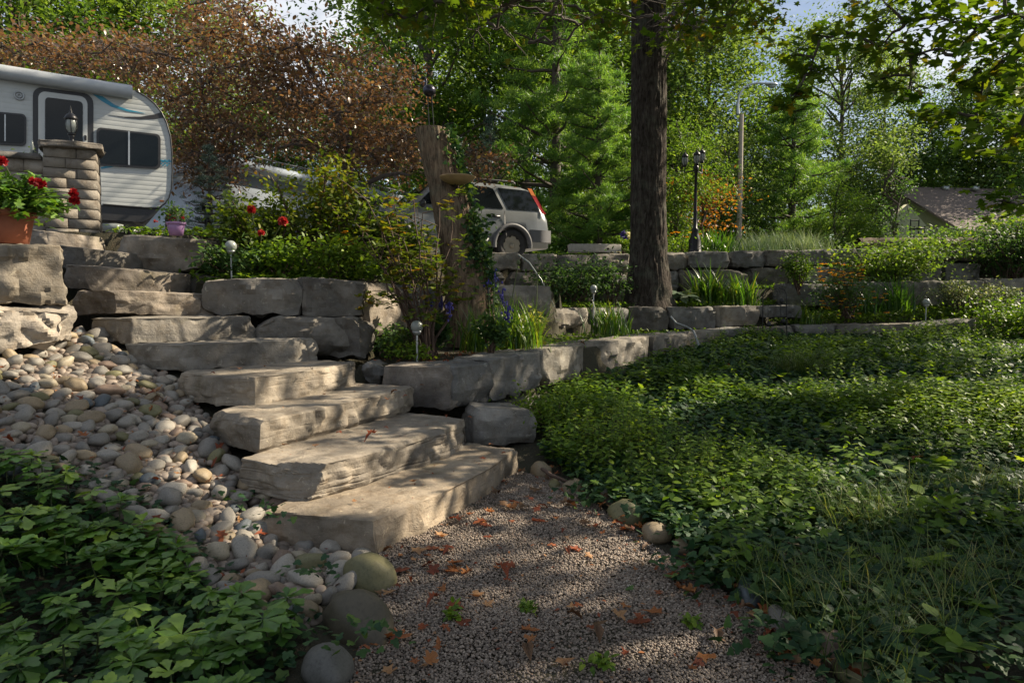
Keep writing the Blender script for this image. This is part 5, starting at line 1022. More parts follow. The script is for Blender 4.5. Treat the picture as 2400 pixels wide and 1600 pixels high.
# ------------------------------------------------------------------ cars
def make_car(name, label, loc, rz, suv=True):
    rt = root(name, label, 'car', loc, rz=rz); Lc = 4.45
    if suv: tops = [(0, .72), (.05, .95), (.1, 1.03), (.16, 1.12), (.32, 1.44), (.42, 1.58), (.6, 1.63), (1.2, 1.665), (2.2, 1.665), (2.5, 1.62), (2.75, 1.45), (3.0, 1.24), (3.18, 1.10), (3.5, 1.06), (4.0, .98), (4.3, .88), (4.4, .76), (4.45, .6)]
    else: tops = [(0, .72), (.05, .92), (.5, 1.0), (.9, 1.06), (1.3, 1.32), (1.6, 1.42), (2.1, 1.45), (2.5, 1.4), (2.9, 1.2), (3.2, 1.0), (3.6, .95), (4.1, .85), (4.35, .72), (4.45, .55)]
    tx = [a for a, b in tops]; tz = [b for a, b in tops]; wr = .36; wx = (.92, 3.54); zw = .34
    xs_ = sorted(set([round(v, 3) for v in np.linspace(0, Lc, 70)]+tx+[w+s*wr*c for w in wx for s in (-1, 1) for c in (1, .98, .9)])); rings = []
    belt = 1.06 if suv else .93
    for x in xs_:
        zt = np.interp(x, tx, tz); zb = .30
        for w in wx:
            if abs(x-w) < wr*1.12: zb = max(zb, zw+math.sqrt(max(0, (wr*1.12)**2-(x-w)**2)))
        e = min(x, Lc-x); nar = .80+.075*min(1, e/.35)**.5 if e < .35 else .875
        fl = .02*sum(math.exp(-((x-w)/.45)**2) for w in wx)
        b = min(belt, zt-.03)
        prof_ = [(0, zb), (nar-.1, zb), (nar+fl-.015, zb+.02), (nar+fl, max(zb+.03, .62 if b > .64 else b-.02)), (nar+fl*.3, max(zb+.05, min(.85, b-.03))), (nar-.02, max(zb+.06, b))]
        if zt > belt+.05:
            hh = zt-belt; prof_ += [(nar-.04-.26*max(0, hh-.08)/.9, zt-.07), (nar-.12-.24*hh/.9, zt-.02), (nar-.22-.24*hh/.9, zt), (0, zt+.02)]
        else: prof_ += [(nar-.06, zt-.02), (nar-.13, zt-.005), (nar-.25, zt+.005), (0, zt+.02)]
        rings.append([(x, y, z) for y, z in prof_]+[(x, -y, z) for y, z in prof_[::-1][1:-1]])
    n = len(rings[0]); V = [p for r in rings for p in r]; F = [[i*n+j, (i+1)*n+j, (i+1)*n+(j+1) % n, i*n+(j+1) % n] for i in range(len(rings)-1) for j in range(n)]
    mb = MB().add(V, F); mb.add(rings[0], [list(range(n))]); mb.add(rings[-1], [list(range(n))[::-1]])
    bd = mb.build('body', M['paint'], rt, local=True, smooth=True)
    def side(poly, mat, nm, par, s=1, off=.008, th=.012):
        def yw(x, z):
            zt = np.interp(x, tx, tz); hh = zt-belt
            if z <= belt: return .862+(belt-z)*.03
            return .862-(z-belt)*.315
        P = [np.array([x, s*(yw(x, z)+off), z]) for x, z in poly]; m_ = MB(); cpt = sum(P)/len(P)
        if s < 0: P = P[::-1]
        m_.add([cpt]+P, [[0, 1+i, 1+(i+1) % len(P)] for i in range(len(P))]); in_ = [p-np.array([0, s*th, 0]) for p in P]
        k = len(P); m_.add(P+in_, [[i, k+i, k+(i+1) % k, (i+1) % k] for i in range(k)]); return m_.build(nm, M[mat], par, local=True)
    for s in (1, -1):
        if suv:
            side([(.24, 1.1), (.40, 1.5), (.52, 1.54), (1.18, 1.55), (1.0, 1.1)], 'glass', 'rear_side_window', rt, s)
            side([(1.12, 1.1), (1.30, 1.52), (1.4, 1.55), (1.98, 1.56), (1.98, 1.1)], 'glass', 'door_window', rt, s); side([(2.06, 1.1), (2.06, 1.56), (2.42, 1.55), (2.62, 1.45), (3.0, 1.1)], 'glass', 'door_window', rt, s)
            side([(.10, 1.04), (.13, 1.1), (.36, 1.56), (.46, 1.57), (.24, 1.13), (.19, 1.04)], 'red', 'tail_light', rt, s, .014); side([(.30, 1.42), (.37, 1.585), (.47, 1.59), (.40, 1.44)], 'amber', 'turn_signal', rt, s, .02)
            for hx in (1.3, 2.25):
                MB().box((hx, s*.878, .93), (.09, .012, .02)).build('door_handle', M['blackp'], rt, local=True)
            side([(1.06, .5), (1.10, .78), (1.10, 1.05), (1.112, 1.05), (1.112, .78), (1.072, .5)], 'blackp', 'door_seam', rt, s, .026, .006); side([(2.02, .45), (2.02, 1.05), (2.03, 1.05), (2.03, .45)], 'blackp', 'door_seam', rt, s, .026, .006)
            MB().tube([(.7, s*.56, 1.69), (.75, s*.56, 1.73), (2.1, s*.56, 1.735), (2.2, s*.56, 1.70)], .018, 6).build('roof_rail', M['blackp'], rt, local=True)
            MB().ell((2.95, s*1.0, 1.08), (.06, .1, .08), 12, 8).build('side_mirror', M['blackp'], rt, local=True, smooth=True)
        else:
            side([(1.0, 1.0), (1.38, 1.3), (1.62, 1.36), (2.0, 1.38), (2.0, .97)], 'glass', 'door_window', rt, s); side([(2.06, .97), (2.06, 1.38), (2.35, 1.36), (2.85, 1.0)], 'glass', 'door_window', rt, s)
        for w in wx:
            ar = MB()
            for r0, r1, o1, o2 in ((.34, .46, .02, .032),):
                A = np.linspace(-.12, math.pi+.12, 22); V = [];
                for a in A:
                    for r_, yy in ((.395, .80), (.395, .925), (.455, .93), (.475, .88)): V.append((w+r_*math.cos(a), s*yy, zw+r_*math.sin(a)))
                ar.add(V, [[i*4+j, (i+1)*4+j, (i+1)*4+j+1, i*4+j+1] for i in range(len(A)-1) for j in range(3)])
            ar.build('wheel_arch', M['clad'], rt, local=True, smooth=True)
            wl = MB(); pr = [(.20, -.1), (.33, -.11), (.345, -.07), (.345, .07), (.33, .11), (.205, .105), (.2, .06)]; nn = 28
            wl.add([(w+r*math.cos(a), s*(.76+h_), zw+r*math.sin(a)) for r, h_ in pr for a in np.linspace(0, 2*math.pi, nn, endpoint=False)], [[i*nn+j, i*nn+(j+1) % nn, (i+1)*nn+(j+1) % nn, (i+1)*nn+j] for i in range(6) for j in range(nn)])
            wo = wl.build('wheel', M['tyre'], rt, local=True, smooth=True)
            rm = MB(); rm.add([(w, s*.835, zw)]+[(w+(.205 if k % 4 in (0, 1, 3) else .172)*math.cos(k*math.pi/14), s*.85, zw+(.205 if k % 4 in (0, 1, 3) else .172)*math.sin(k*math.pi/14)) for k in range(28)], [[0, 1+k, 1+(k+1) % 28] for k in range(28)]); rm.ell((w, s*.85, zw), (.06, .03, .06), 12, 6)
            rm.build('rim', M['rim'], wo, local=True)
    MB().prism([(.0-.02, -.84, .42), (-.02, .84, .42), (-.10, .72, .42), (-.10, -.72, .42)], (0, 0, .26)).build('rear_bumper', M['clad'], rt, local=True)
    cr = [( -.03, .45), (-.10, .5), (-.11, .62), (-.02, .69)]
    for s in (1, -1): MB().prism([(-.1, s*.70, .43), (-.02, s*.875, .43), (.5, s*.91, .43), (.5, s*.86, .43)], (0, 0, .26)).build('bumper_corner', M['clad'], rt, local=True)
    for s in (1, -1): MB().box((2.22, s*.885, .40), (.85, .02, .07)).build('sill_cladding', M['clad'], rt, local=True)
    z0, z1 = (1.14, 1.6) if suv else (1.0, 1.38); x0, x1 = (3.12, 2.56) if suv else (3.14, 2.55)
    MB().add([(x0+.03, -.68, z0), (x0+.03, .68, z0), (x1+.03, .56, z1), (x1+.03, -.56, z1)], [[0, 1, 2, 3]]).add([(x0-.05, -.68, z0-.03), (x0-.05, .68, z0-.03), (x1-.05, .56, z1-.03), (x1-.05, -.56, z1-.03)], [[3, 2, 1, 0]]).build('windshield', M['glass'], rt, local=True)
    if suv: MB().add([(.09, -.6, 1.12), (.09, .6, 1.12), (.36, .5, 1.54), (.36, -.5, 1.54)], [[3, 2, 1, 0]]).build('rear_window', M['glass'], rt, local=True)
    MB().box((4.43, 0, .5), (.06, .8, .13)).build('front_bumper', M['clad'], rt, local=True)
    for s in (1, -1): MB().ell((4.33, s*.66, .74), (.09, .17, .08), 12, 8).build('headlight', M['lens'], rt, local=True, smooth=True)
    return rt
rw = pt(1197, 576, 14.6)       # rear wheel seen
TH = math.pi+R_(27)
carl = np.array([rw[0], rw[1], 0])-np.array([math.cos(TH), math.sin(TH), 0])*.92-np.array([-math.sin(TH), math.cos(TH), 0])*.80
c1 = make_car('parked_suv', 'silver compact sport utility car with roof rails on the driveway behind the broken trunk', (carl[0], carl[1], rw[2]-.34), TH)
c2 = make_car('parked_sedan', 'second silver car mostly hidden behind the flowering bushes', tuple(np.array(pt(1010, 560, 16.2))*[1, 1, 0]+[0, 0, 2.1]), math.pi+R_(24), False)
# ------------------------------------------------------------------ lamps, house, log
lpz = 2.27; lb = pt(1628, 600, 14.75); lamp = root('lantern_post', 'black three headed garden lantern post on the upper wall', 'lamp post', (lb[0], lb[1], lpz))
hp = pt(1628, 400, 14.75)[2]
MB().lathe((lb[0], lb[1], lpz-.03), [(0, 0), (.16, 0), (.165, .04), (.14, .07), (.13, .3), (.085, .42), (.07, .5), (.09, .53), (.045, .57), (.04, .9), (.045, .92), (.034, .95), (.03, hp-lpz), (.06, hp-lpz+.02), (.06, hp-lpz+.1), (.02, hp-lpz+.16), (0, hp-lpz+.16)], 16).build('post', M['iron'], lamp, smooth=True)
for i, (px, py, dd) in enumerate([(1605, 392, .1), (1633, 388, -.15), (1645, 383, .25)]):
    e = pt(px, py, 14.75+dd); MB().tube([[lb[0], lb[1], hp], [e[0], e[1], hp-.02], [e[0], e[1], e[2]-.02]], .017, 6).build('arm', M['iron'], lamp)
    fr, gl = lantern_head(None, (e[0], e[1], e[2]+.02), .78); f_ = fr.build('lantern', M['iron'], lamp, smooth=True); gl.build('glass', M['lens'], f_, smooth=True)
sx = pt(1731, 600, 28.5); s0 = root('street_lamp', 'tall tan concrete street lamp with a curved grey arm', 'street lamp', (sx[0], sx[1], 2.2))
zt2 = pt(1731, 268, 28.5)[2]; MB().tube([[sx[0], sx[1], 2.15], [sx[0], sx[1], zt2]], [.135, .085], 8).build('pole', M['pole'], s0)
cv = [pt(1729, 268, 28.5), pt(1729, 245, 28.5), pt(1732, 225, 28.5), pt(1742, 208, 28.5), pt(1758, 198, 28.5), pt(1775, 195, 28.5), pt(1800, 196, 28.5)]
MB().tube(cv, [.09, .06, .045, .04, .04, .04, .035], 8).build('arm', M['grey'], s0, smooth=True)
hc = pt(1808, 198, 28.5); hb = MB(); hb.ell(hc, (.26, .14, .075), 14, 8); hb.build('lamp_head', M['grey'], s0, smooth=True); MB().ell(hc+[.02, 0, -.07], (.17, .1, .09), 12, 8).build('lens', M['lens'], s0, smooth=True)
def gable(name, label, A, B, depth, zb, ze, zr, wall, roofm, ov=.4):
    """A-B: front wall ends (plan), gable roof with ridge parallel to A-B"""
    A = np.array([*A, 0.]); B = np.array([*B, 0.]); e = unit(B-A); n_ = np.array([-e[1], e[0], 0]); rt = root(name, label, 'house', (A[0], A[1], zb)); Z = np.array([0, 0, 1.])
    prof_ = [A+Z*zb, A+Z*ze, A+n_*depth/2+Z*(zr-.05), A+n_*depth+Z*ze, A+n_*depth+Z*zb]
    MB().prism(prof_, B-A).build('walls', M[wall], rt); sl_ = (zr-ze)/(depth/2)
    for s in (0, 1):
        q0 = A-e*ov+(n_*(-ov) if s == 0 else n_*(depth+ov))+Z*(ze-sl_*ov); q1 = A-e*ov+n_*depth/2+Z*zr; q2 = q1+(B-A)+e*2*ov; q3 = q0+(B-A)+e*2*ov
        MB().prism([q0, q1, q2, q3], Z*.12).build('roof', M[roofm], rt)
    return rt
h1_ = gable('house', 'low house with brown shingle roof behind the right hand trees', tuple(pt(2262, 500, 36)[:2]), tuple(pt(2560, 500, 37)[:2]), 11, 2.2, 4.9, 7.9, 'sidg', 'roof')
for px in (2215, 2285): q = pt(px, 440, 41.5); MB().box((q[0], q[1], 7.9), (.16, .16, .12)).build('roof_vent', M['grey'], h1_)
wg = pt(2100, 500, 35); gb = MB(); q = [pt(2070, 560, 35.5), pt(2180, 560, 35.5), pt(2172, 530, 35.5), pt(2128, 478, 35.5), pt(2080, 520, 35.5)]; gb.prism(q, (0, .4, 0)); gb.build('gable_wall', M['sidg'], h1_)
ch = root('deck_chair_frame', 'small dark metal chair in front of the far house', 'chair', tuple(pt(2155, 535, 33))); c0 = pt(2155, 535, 33); cm = MB()
for a, b in ((-.25, 0), (.25, 0), (-.2, .4), (.2, .4)): cm.tube([c0+[a, b, -.5], c0+[a, b, .45 if b else .1]], .03, 5)
cm.box(c0+[0, .2, 0], (.27, .22, .03)); cm.tube([c0+[-.2, .4, .42], c0+[.2, .4, .42]], .03, 5); cm.build('frame', M['iron'], ch)
lg = [pt(2008, 563, 17.2), pt(2100, 560, 17.3), pt(2200, 561, 17.5), pt(2300, 559, 17.8)]
lo = trunkmesh([(0, 0, 0), (0, 0, 3.4)], [.17, .15], 36, 9, .02).build('fallen_log', M['log'], smooth=True); dvec = lg[-1]-lg[0]
lo.rotation_euler = Vector(dvec).to_track_quat('Z', 'Y').to_euler(); lo.location = lg[0]+np.array([0, 0, -.12]); setp(lo, 'thick fallen log lying on the bank above the right terraces', 'log')
# pale low building behind the dahlias
g0 = pt(535, 420, 17.5); g1 = pt(960, 450, 24.5)
gb_ = root('pale_building', 'long pale low building with a blue grey metal roof behind the copper tree', 'building', (g0[0], g0[1], 2.1)); e = unit(np.array([g1[0]-g0[0], g1[1]-g0[1], 0])); n_ = np.array([-e[1], e[0], 0]); Lg = np.linalg.norm((g1-g0)[:2])
zt_a = pt(535, 400, 17.5)[2]; c = (g0+g1)/2+n_*2.2
MB().box((c[0], c[1], (2.1+zt_a)/2), (Lg/2, 2.2, (zt_a-2.1)/2), math.atan2(e[1], e[0])).build('walls', M['metalroof'], gb_)
MB().box((c[0], c[1], zt_a+.14), (Lg/2+.3, 2.5, .14), math.atan2(e[1], e[0])).build('roof_edge', M['metalroof'], gb_)
q = [g0-n_*.2, g1-n_*.2]; rr_ = MB()
for i in range(70):
    f = i/69; b = g0*(1-f)+g1*f; rr_.tube([[b[0], b[1], zt_a+.28], [b[0], b[1], zt_a+.5]], .010, 4, cap=False)
rr_.tube([[g0[0], g0[1], zt_a+.5], [g1[0], g1[1], zt_a+.5]], .022, 5); rr_.build('roof_railing', M['clad'], gb_)
for f in (.15, .4, .65): b = g0*(1-f)+g1*f-n_*.02; MB().box((b[0], b[1], 3.2), (.7, .03, .5), math.atan2(e[1], e[0])).build('window', M['glass'], gb_)
# distant brick house behind the pines
bh = gable('brick_house', 'pinkish brick house glimpsed low behind the pines', tuple(pt(1290, 560, 33)[:2]), tuple(pt(1480, 560, 34)[:2]), 8, 2.2, 4.3, 6, 'terra', 'roof')
bh.children[0].data.materials[0] = plain('faded_pink_brick', (.35, .24, .19), .85, 0, .15, 20, .2)

# ------------------------------------------------------------------ trees
def crown_pts(seed, rx, rz, ncl, nl, clr, flat=.6, top=1.0):
    g = np.random.default_rng(seed); D = g.normal(0, 1, (ncl, 3)); D /= np.linalg.norm(D, axis=1, keepdims=True)
    C = D*(g.uniform(.25, 1, (ncl, 1))**.55)*[rx, rx, rz]; w = g.uniform(.5, 1.5, ncl); w /= w.sum(); idx = g.choice(ncl, nl, p=w); sz = clr*g.uniform(.6, 1.25, ncl)
    P = C[idx]+g.normal(0, 1, (nl, 3))*[1, 1, flat]*sz[idx][:, None]; tint = np.clip(g.normal(.42, .15, nl)+g.normal(0, .12, ncl)[idx], 0, 1); return C, P, tint
def tree_mesh(name, seed, Ht, base, rx, ncl, nl, leaf, mat, clr=.7, trunk_r=.2, tpl=T_DIAM, bark='barkf', flat=.6, limbs=26):
    rz = (Ht-base)/2; C, P, t = crown_pts(seed, rx, rz, ncl, nl, clr, flat); P[:, 2] += base+rz; C[:, 2] += base+rz
    k = P[:, 2] > .3; P, t = P[k], t[k]
    cr = MB().scatter(tpl, rots(len(P), .6), P, leaf*rng.uniform(.6, 1.3, len(P)), t).build('crown', M[mat])
    g = random.Random(seed); tr_ = MB(); tp_ = [np.array([g.gauss(0, .02)*i, g.gauss(0, .02)*i, Ht*.95*i/8]) for i in range(9)]
    tr_.tube(tp_, np.linspace(trunk_r*1.15, .03, 9), 9)
    for c in C[:limbs]:
        z0 = min(max(c[2]-rx*.55, base*.7), Ht*.85); i0 = z0/(Ht*.95)*8; b = tp_[int(i0)]+(tp_[min(8, int(i0)+1)]-tp_[int(i0)])*(i0-int(i0)); tr_.tube(curve(b, c, .25, 6, w=.08), np.linspace(trunk_r*.38, .015, 6), 5, cap=False)
    tk_ = tr_.build('trunk', M[bark], smooth=True)
    m = (cr.data, tk_.data); bpy.data.objects.remove(cr); bpy.data.objects.remove(tk_); return m
def pine_mesh(seed, Ht, R, mat, tuft=.3, ntuft=900, nn=46, base=1.0, needle=.16, droop=.0, wd=.075):
    g = np.random.default_rng(seed); br = MB(); br.tube([[0, 0, -.2], [0, 0, Ht*.97]], [R*.055+.05, .02], 9); fo = MB(); Cs = []
    z = base; 
    while z < Ht*.97:
        f = (z-base)/(Ht-base); L = R*(1-f)**.75*g.uniform(.75, 1.1); nb = int(g.integers(4, 7)); a0 = g.uniform(0, 6.28)
        for k in range(nb):
            a = a0+k*6.283/nb+g.normal(0, .2); Lk = L*g.uniform(.65, 1.15); tip = np.array([Lk*math.cos(a), Lk*math.sin(a), z+Lk*(g.uniform(.05, .35)-droop)]); P = curve([0, 0, z], tip, -.05*Lk, 6, w=.03); br.tube(P, np.linspace(.035+.012*Lk, .008, 6), 5, cap=False)
            nt_ = max(3, int(Lk*6.5))
            for q in range(nt_):
                u = g.uniform(.3, 1.05); c = np.array([0, 0, z])*(1-u)+tip*u; s = Lk*.28*(1.15-u); c = c+[-math.sin(a)*g.normal(0, s), math.cos(a)*g.normal(0, s), g.normal(.05, .06)]; Cs.append(c)
        z += g.uniform(.38, .62)*(Ht/9)**.5
    Cs = np.array(Cs); N = len(Cs)*nn; D = g.normal(0, 1, (N, 3))*[1, 1, .7]+[0, 0, .45]; cc = np.repeat(Cs, nn, 0)+g.normal(0, tuft*.38, (N, 3))*[1, 1, .45]
    T3 = (np.array([[-wd, 0, 0], [wd, 0, 0], [0, 1, 0]], float), np.array([[0, 1, 2]]))
    fo.scatter(T3, look_rots(D), cc, needle*g.uniform(.7, 1.3, N), np.clip(np.repeat(g.normal(.5, .2, len(Cs)), nn)+g.normal(0, .1, N), 0, 1))
    a_ = fo.build('crown', M[mat]); b_ = br.build('trunk', M['barkf']); m = (a_.data, b_.data); bpy.data.objects.remove(a_); bpy.data.objects.remove(b_); print('pine', N); return m
def put(name, label, cat, m, x, y, z, s=1, group=None, rz=None, sz=None):
    rt = root(name, label, cat, (x, y, z), group, random.uniform(0, 6.28) if rz is None else rz); rt.scale = (s, s, s*(sz or 1))
    for nm, me in (('crown', m[0]), ('trunk', m[1])):
        o = bpy.data.objects.new(nm, me); COL.objects.link(o); o.parent = rt
    return rt
TA = tree_mesh('a', 1, 16, 2.5, 4.2, 85, 17000, .22, 'leaf', .75, .2)
TB = tree_mesh('b', 2, 18, 3.5, 4.6, 80, 21000, .24, 'leafp', .8, .2)
TCm = tree_mesh('c', 3, 17, 2.0, 4.4, 82, 23000, .24, 'leafd', .8, .22)
TD = tree_mesh('d', 4, 7, .5, 2.4, 50, 14000, .15, 'leaf', .5, .09)
TE = tree_mesh('e', 5, 20, 6, 4.0, 55, 12000, .26, 'leaf', .8, .2)
TF = tree_mesh('f', 6, 6.5, .4, 2.3, 50, 14000, .14, 'leafp', .5, .08)
PN1 = pine_mesh(11, 11.5, 3.4, 'pine', .32, nn=62, needle=.2, base=.5)
PN2 = pine_mesh(12, 9.5, 3.0, 'pine', .34, nn=56, needle=.2, base=.3)
SP1 = pine_mesh(13, 4.2, 1.7, 'spruce', .16, nn=44, needle=.10, base=.1, droop=.1, wd=.09)
def at(px, d, zg=None): return (px-1200)/1600*d, d, (2.17 if zg is None else zg)+max(0, d-40)*.02
G1 = 'woodland trees behind the driveway and street'
for m, px, d, s, sz, nm, lab in [
    (PN1, 1300, 23.5, 1.05, 1.15, 'white_pine', 'tall soft needled pine between the silver car and the big trunk'),
    (PN2, 1400, 21.5, .78, 1.0, 'white_pine', 'bright lit pine with tiered tufts just left of the big trunk'),
    (PN2, 1850, 31, 1.05, 1.0, 'white_pine', 'bluish green pine right of the street lamp'),
    (SP1, 500, 13.2, .5, 1.0, 'blue_spruce', 'small blue spruce behind the trailer hitch'),
    (SP1, 1150, 24, 1.1, 1.2, 'blue_spruce', 'blue spruce tip beside the copper leaves above the car roof'),
    (TA, 1010, 27, 1.0, 1.0, 'broadleaf_tree', 'sunny green tree behind the metal bird'),
    (TB, 1130, 33, 1.0, 1.0, 'broadleaf_tree', 'pale tall tree between the bird and the pines'),
    (TE, 1230, 29, .95, 1.0, 'broadleaf_tree', 'slender high crowned tree left of the tall pine'),
    (TA, 1420, 34, 1.1, 1.0, 'broadleaf_tree', 'broad green tree behind the tiered pine'),
    (TB, 1560, 34, .95, .9, 'broadleaf_tree', 'light green tree just right of the big trunk'),
    (TA, 1650, 36, 1.0, .9, 'broadleaf_tree', 'yellow green tree behind the street lamp pole'),
    (TD, 1580, 21.5, .62, 1.1, 'small_tree', 'low bright shrubby tree behind the lantern post'),
    (TF, 1690, 31, 1.0, 1.0, 'small_tree', 'small fresh green tree between lantern post and street lamp'),
    (TCm, 1770, 38, .78, .8, 'broadleaf_tree', 'dark tree behind the street lamp head'),
    (TB, 1960, 41, .95, 1.0, 'broadleaf_tree', 'hazy pale tree in the middle of the right skyline'),
    (TCm, 2060, 46, .95, .9, 'broadleaf_tree', 'dark bluish tree left of the brown roof'),
    (TD, 1950, 28, .7, .8, 'small_tree', 'light leaved shrubby tree low between pine and log'),
    (TA, 2170, 48, .95, .9, 'broadleaf_tree', 'tree rising behind the left of the brown roof'),
    (TCm, 2280, 46, .9, .9, 'broadleaf_tree', 'dark tree rising behind the middle of the brown roof'),
    (TB, 2390, 44, .95, .9, 'broadleaf_tree', 'pale tree at the right edge behind the roof'),
    (TF, 2370, 44, 1.6, 1.0, 'small_tree', 'pale drooping tree over the right end of the roof'),
    (TCm, 2560, 30, .9, .9, 'broadleaf_tree', 'dark tree closing the right edge of the picture'),
    (TA, 60, 27, 1.05, 1.0, 'broadleaf_tree', 'bright green tree above the left of the trailer roof'),
    (TE, 190, 31, 1.0, 1.0, 'broadleaf_tree', 'thin trunked tree above the trailer door'),
    (TB, 330, 33, 1.0, .95, 'broadleaf_tree', 'pale tree behind the copper tree, above the trailer nose'),
    (TA, 470, 35, 1.05, .92, 'broadleaf_tree', 'yellow green tree peeping over the copper tree'),
    (TB, 620, 44, .9, .85, 'broadleaf_tree', 'distant thin tree under the blue sky gap'),
    (TCm, 760, 40, .75, .8, 'broadleaf_tree', 'dark distant tree behind the copper tree'),
    (TA, 870, 36, .9, .88, 'broadleaf_tree', 'green tree top right of the blue sky gap'),
    (TE, 950, 42, 1.05, 1.0, 'broadleaf_tree', 'tall narrow distant tree behind the metal bird'),
    (TA, -80, 22, 1.0, 1.0, 'broadleaf_tree', 'green tree at the left edge of the picture'),
    (TCm, 1500, 44, 1.05, 1.0, 'broadleaf_tree', 'dark distant tree hidden by the big trunk'),
    (TCm, 1330, 45, 1.0, 1.05, 'broadleaf_tree', 'dark distant tree behind the tall pine'),
    (TCm, 1060, 50, 1.0, 1.0, 'broadleaf_tree', 'shadowy distant tree filling behind the car'),
    (TD, 1230, 30, .9, .8, 'small_tree', 'low dark understory tree behind the silver car'),
    (TD, 1480, 27, .8, .8, 'small_tree', 'low understory tree between the pines and the big trunk'),
    (TD, 2110, 44, 1.2, .9, 'small_tree', 'bushy low tree at the corner of the house')]:
    put(nm, lab, 'tree', m, *at(px, d), s, G1, sz=sz)
# orange dying branch tree behind lantern post
TO = tree_mesh('o', 21, 2.8, .2, .9, 12, 1500, .12, 'orange', .35, .04); x, y, z = at(1650, 22); put('orange_leaved_sapling', 'rusty orange leaved small tree behind the triple lantern', 'tree', TO, x-.1, y, 3.0, 1.0)
TS = tree_mesh('s', 22, 2.6, .5, .38, 16, 900, .085, 'leafd', .18, .025); x, y, z = at(2090, 18, 2.2); put('slender_sapling', 'thin dark sapling standing before the brown roof', 'tree', TS, x, y, z, 1.0)
# distant woods
mb = MB(); n = 32000; X = rng.uniform(-75, 75, n); Y = rng.uniform(58, 92, n); top_ = 13+5*np.array([noise.noise((a*.09, b*.05, 2)) for a, b in zip(X, Y)])-4.5*np.exp(-((X+17)/9)**2)-3.5*np.exp(-((X-30)/9)**2)
cl = np.array([noise.noise((a*.3, b*.3, c_)) for a, b, c_ in zip(X, Y, rng.uniform(0, 1, n))]); Z = 2+rng.uniform(0, 1, n)**.8*top_+cl*1.5
mb.scatter(T_DIAM, rots(n, .7), np.column_stack([X, Y, Z]), rng.uniform(.5, .9, n), np.clip(.4+cl*.6, 0, 1)); ml = MB()
for i in range(70): x = random.uniform(-60, 60); y = random.uniform(57, 75); ml.tube([[x, y, 2], [x+random.gauss(0, .4), y, random.uniform(10, 14)]], [.25, .08], 6)
dw = root('distant_woods', None, None, (0, 60, 2)); setp(dw, 'hazy mass of far woodland behind the street', 'woods', kind='stuff'); setp(mb.build('foliage', M['leafd'], dw), kind='stuff'); setp(ml.build('tree_trunks', M['barkf'], dw), kind='stuff')

# copper leaved tree (behind trailer and bed)
def freetree(name, label, cat, base, trunkpath, rads, clumps, leaf, mat, tpl, nper, tints=(.4, .2), bark='barkf', ridge=None, trn=None, squash=.6, flatn=.55, twigs=3, cull=None, limb_r=.05, rmin=0):
    """clumps: list of (centre, radius); each is fed by a limb from the nearest trunk node below it"""
    rt = root(name, label, cat, tuple(base)); tr_ = MB(); P = [np.asarray(p, float) for p in trunkpath]
    if ridge: trunkmesh(P, rads, 110, 1, ridge, .045, 1.3).build('trunk', M[bark], rt, smooth=True)
    else: tr_.tube(P, rads, 10)
    fo = MB(); nodes = list(P)
    order = sorted(clumps, key=lambda c: min(np.linalg.norm(c[0]-p) for p in P))
    for c, r in order:
        low_ = [p for p in nodes if p[2] < c[2]+.5] or nodes; b = min(low_, key=lambda p: np.linalg.norm(c-p)+.3*abs(c[2]-p[2])); q = curve(b, c, .06*np.linalg.norm(c-b), 6, w=.03*np.linalg.norm(c-b)); L = np.linalg.norm(c-b)
        tr_.tube(q, np.linspace(min(limb_r, .012+.02*L), .008, 6), 5, cap=False); nodes += [q[3], q[5]]
        for k in range(twigs): tr_.tube(curve(q[4], c+rng.normal(0, r*.7, 3)*[1, 1, squash], 0, 4, w=.02), [.008, .006, .004, .002], 4, cap=False)
        n = int(nper*max(.4, r*r/.25)); pp = c+rng.normal(0, 1, (n, 3))*[r*.62, r*.62, r*.62*squash]; tt = np.clip(rng.normal(tints[0]+random.gauss(0, .06), tints[1], n), 0, 1)
        if cull is not None and r > rmin: kk = cull(pp); pp, tt = pp[kk], tt[kk]; n = len(pp)
        fo.scatter(tpl, rots(n, flatn), pp, leaf*rng.uniform(.65, 1.2, n), tt)
    if fo.c: fo.build('crown', M[mat], rt)
    tr_.build('limbs', M['barkf'], rt, smooth=True); return rt
clp = []
def region(poly, n, d0, d1, r0, r1):
    X_, Y_ = inpoly(poly, n)
    for a, b in zip(X_, Y_): clp.append((pt(a, b, random.uniform(d0, d1)), random.uniform(r0, r1)))
clp = []
region([(-100, 95), (330, 95), (430, 20), (560, -20), (600, 60), (700, 90), (850, 120), (960, 150), (985, 300), (960, 390), (700, 360), (560, 330), (420, 420), (400, 250), (320, 190), (0, 150), (-100, 140)], 330, 13.0, 18, .28, .66)
region([(430, 330), (600, 320), (560, 430), (430, 470)], 22, 13.6, 16, .35, .6)
region([(640, 320), (980, 300), (990, 420), (880, 400), (700, 370)], 40, 13.2, 15.5, .3, .55)
tb_ = pt(806, 540, 14.6); tb_[2] = 2.0
freetree('copper_leaved_tree', 'wide spreading copper and brown leaved tree filling the upper left', 'tree', tb_, [tb_, pt(806, 430, 14.6), pt(822, 350, 14.5), pt(790, 270, 14.7), pt(740, 190, 14.9), pt(690, 90, 15)], [.16, .14, .11, .09, .06, .03], clp, .105, 'copper', T_OVAL, 76, (.42, .24), flatn=.6, twigs=5)
clp = []; region([(1070, 330), (1120, 350), (1190, 370), (1185, 415), (1100, 425), (1050, 400)], 16, 12.4, 13.4, .22, .4)
tb2 = pt(1130, 560, 13.6); tb2[2] = 2.05
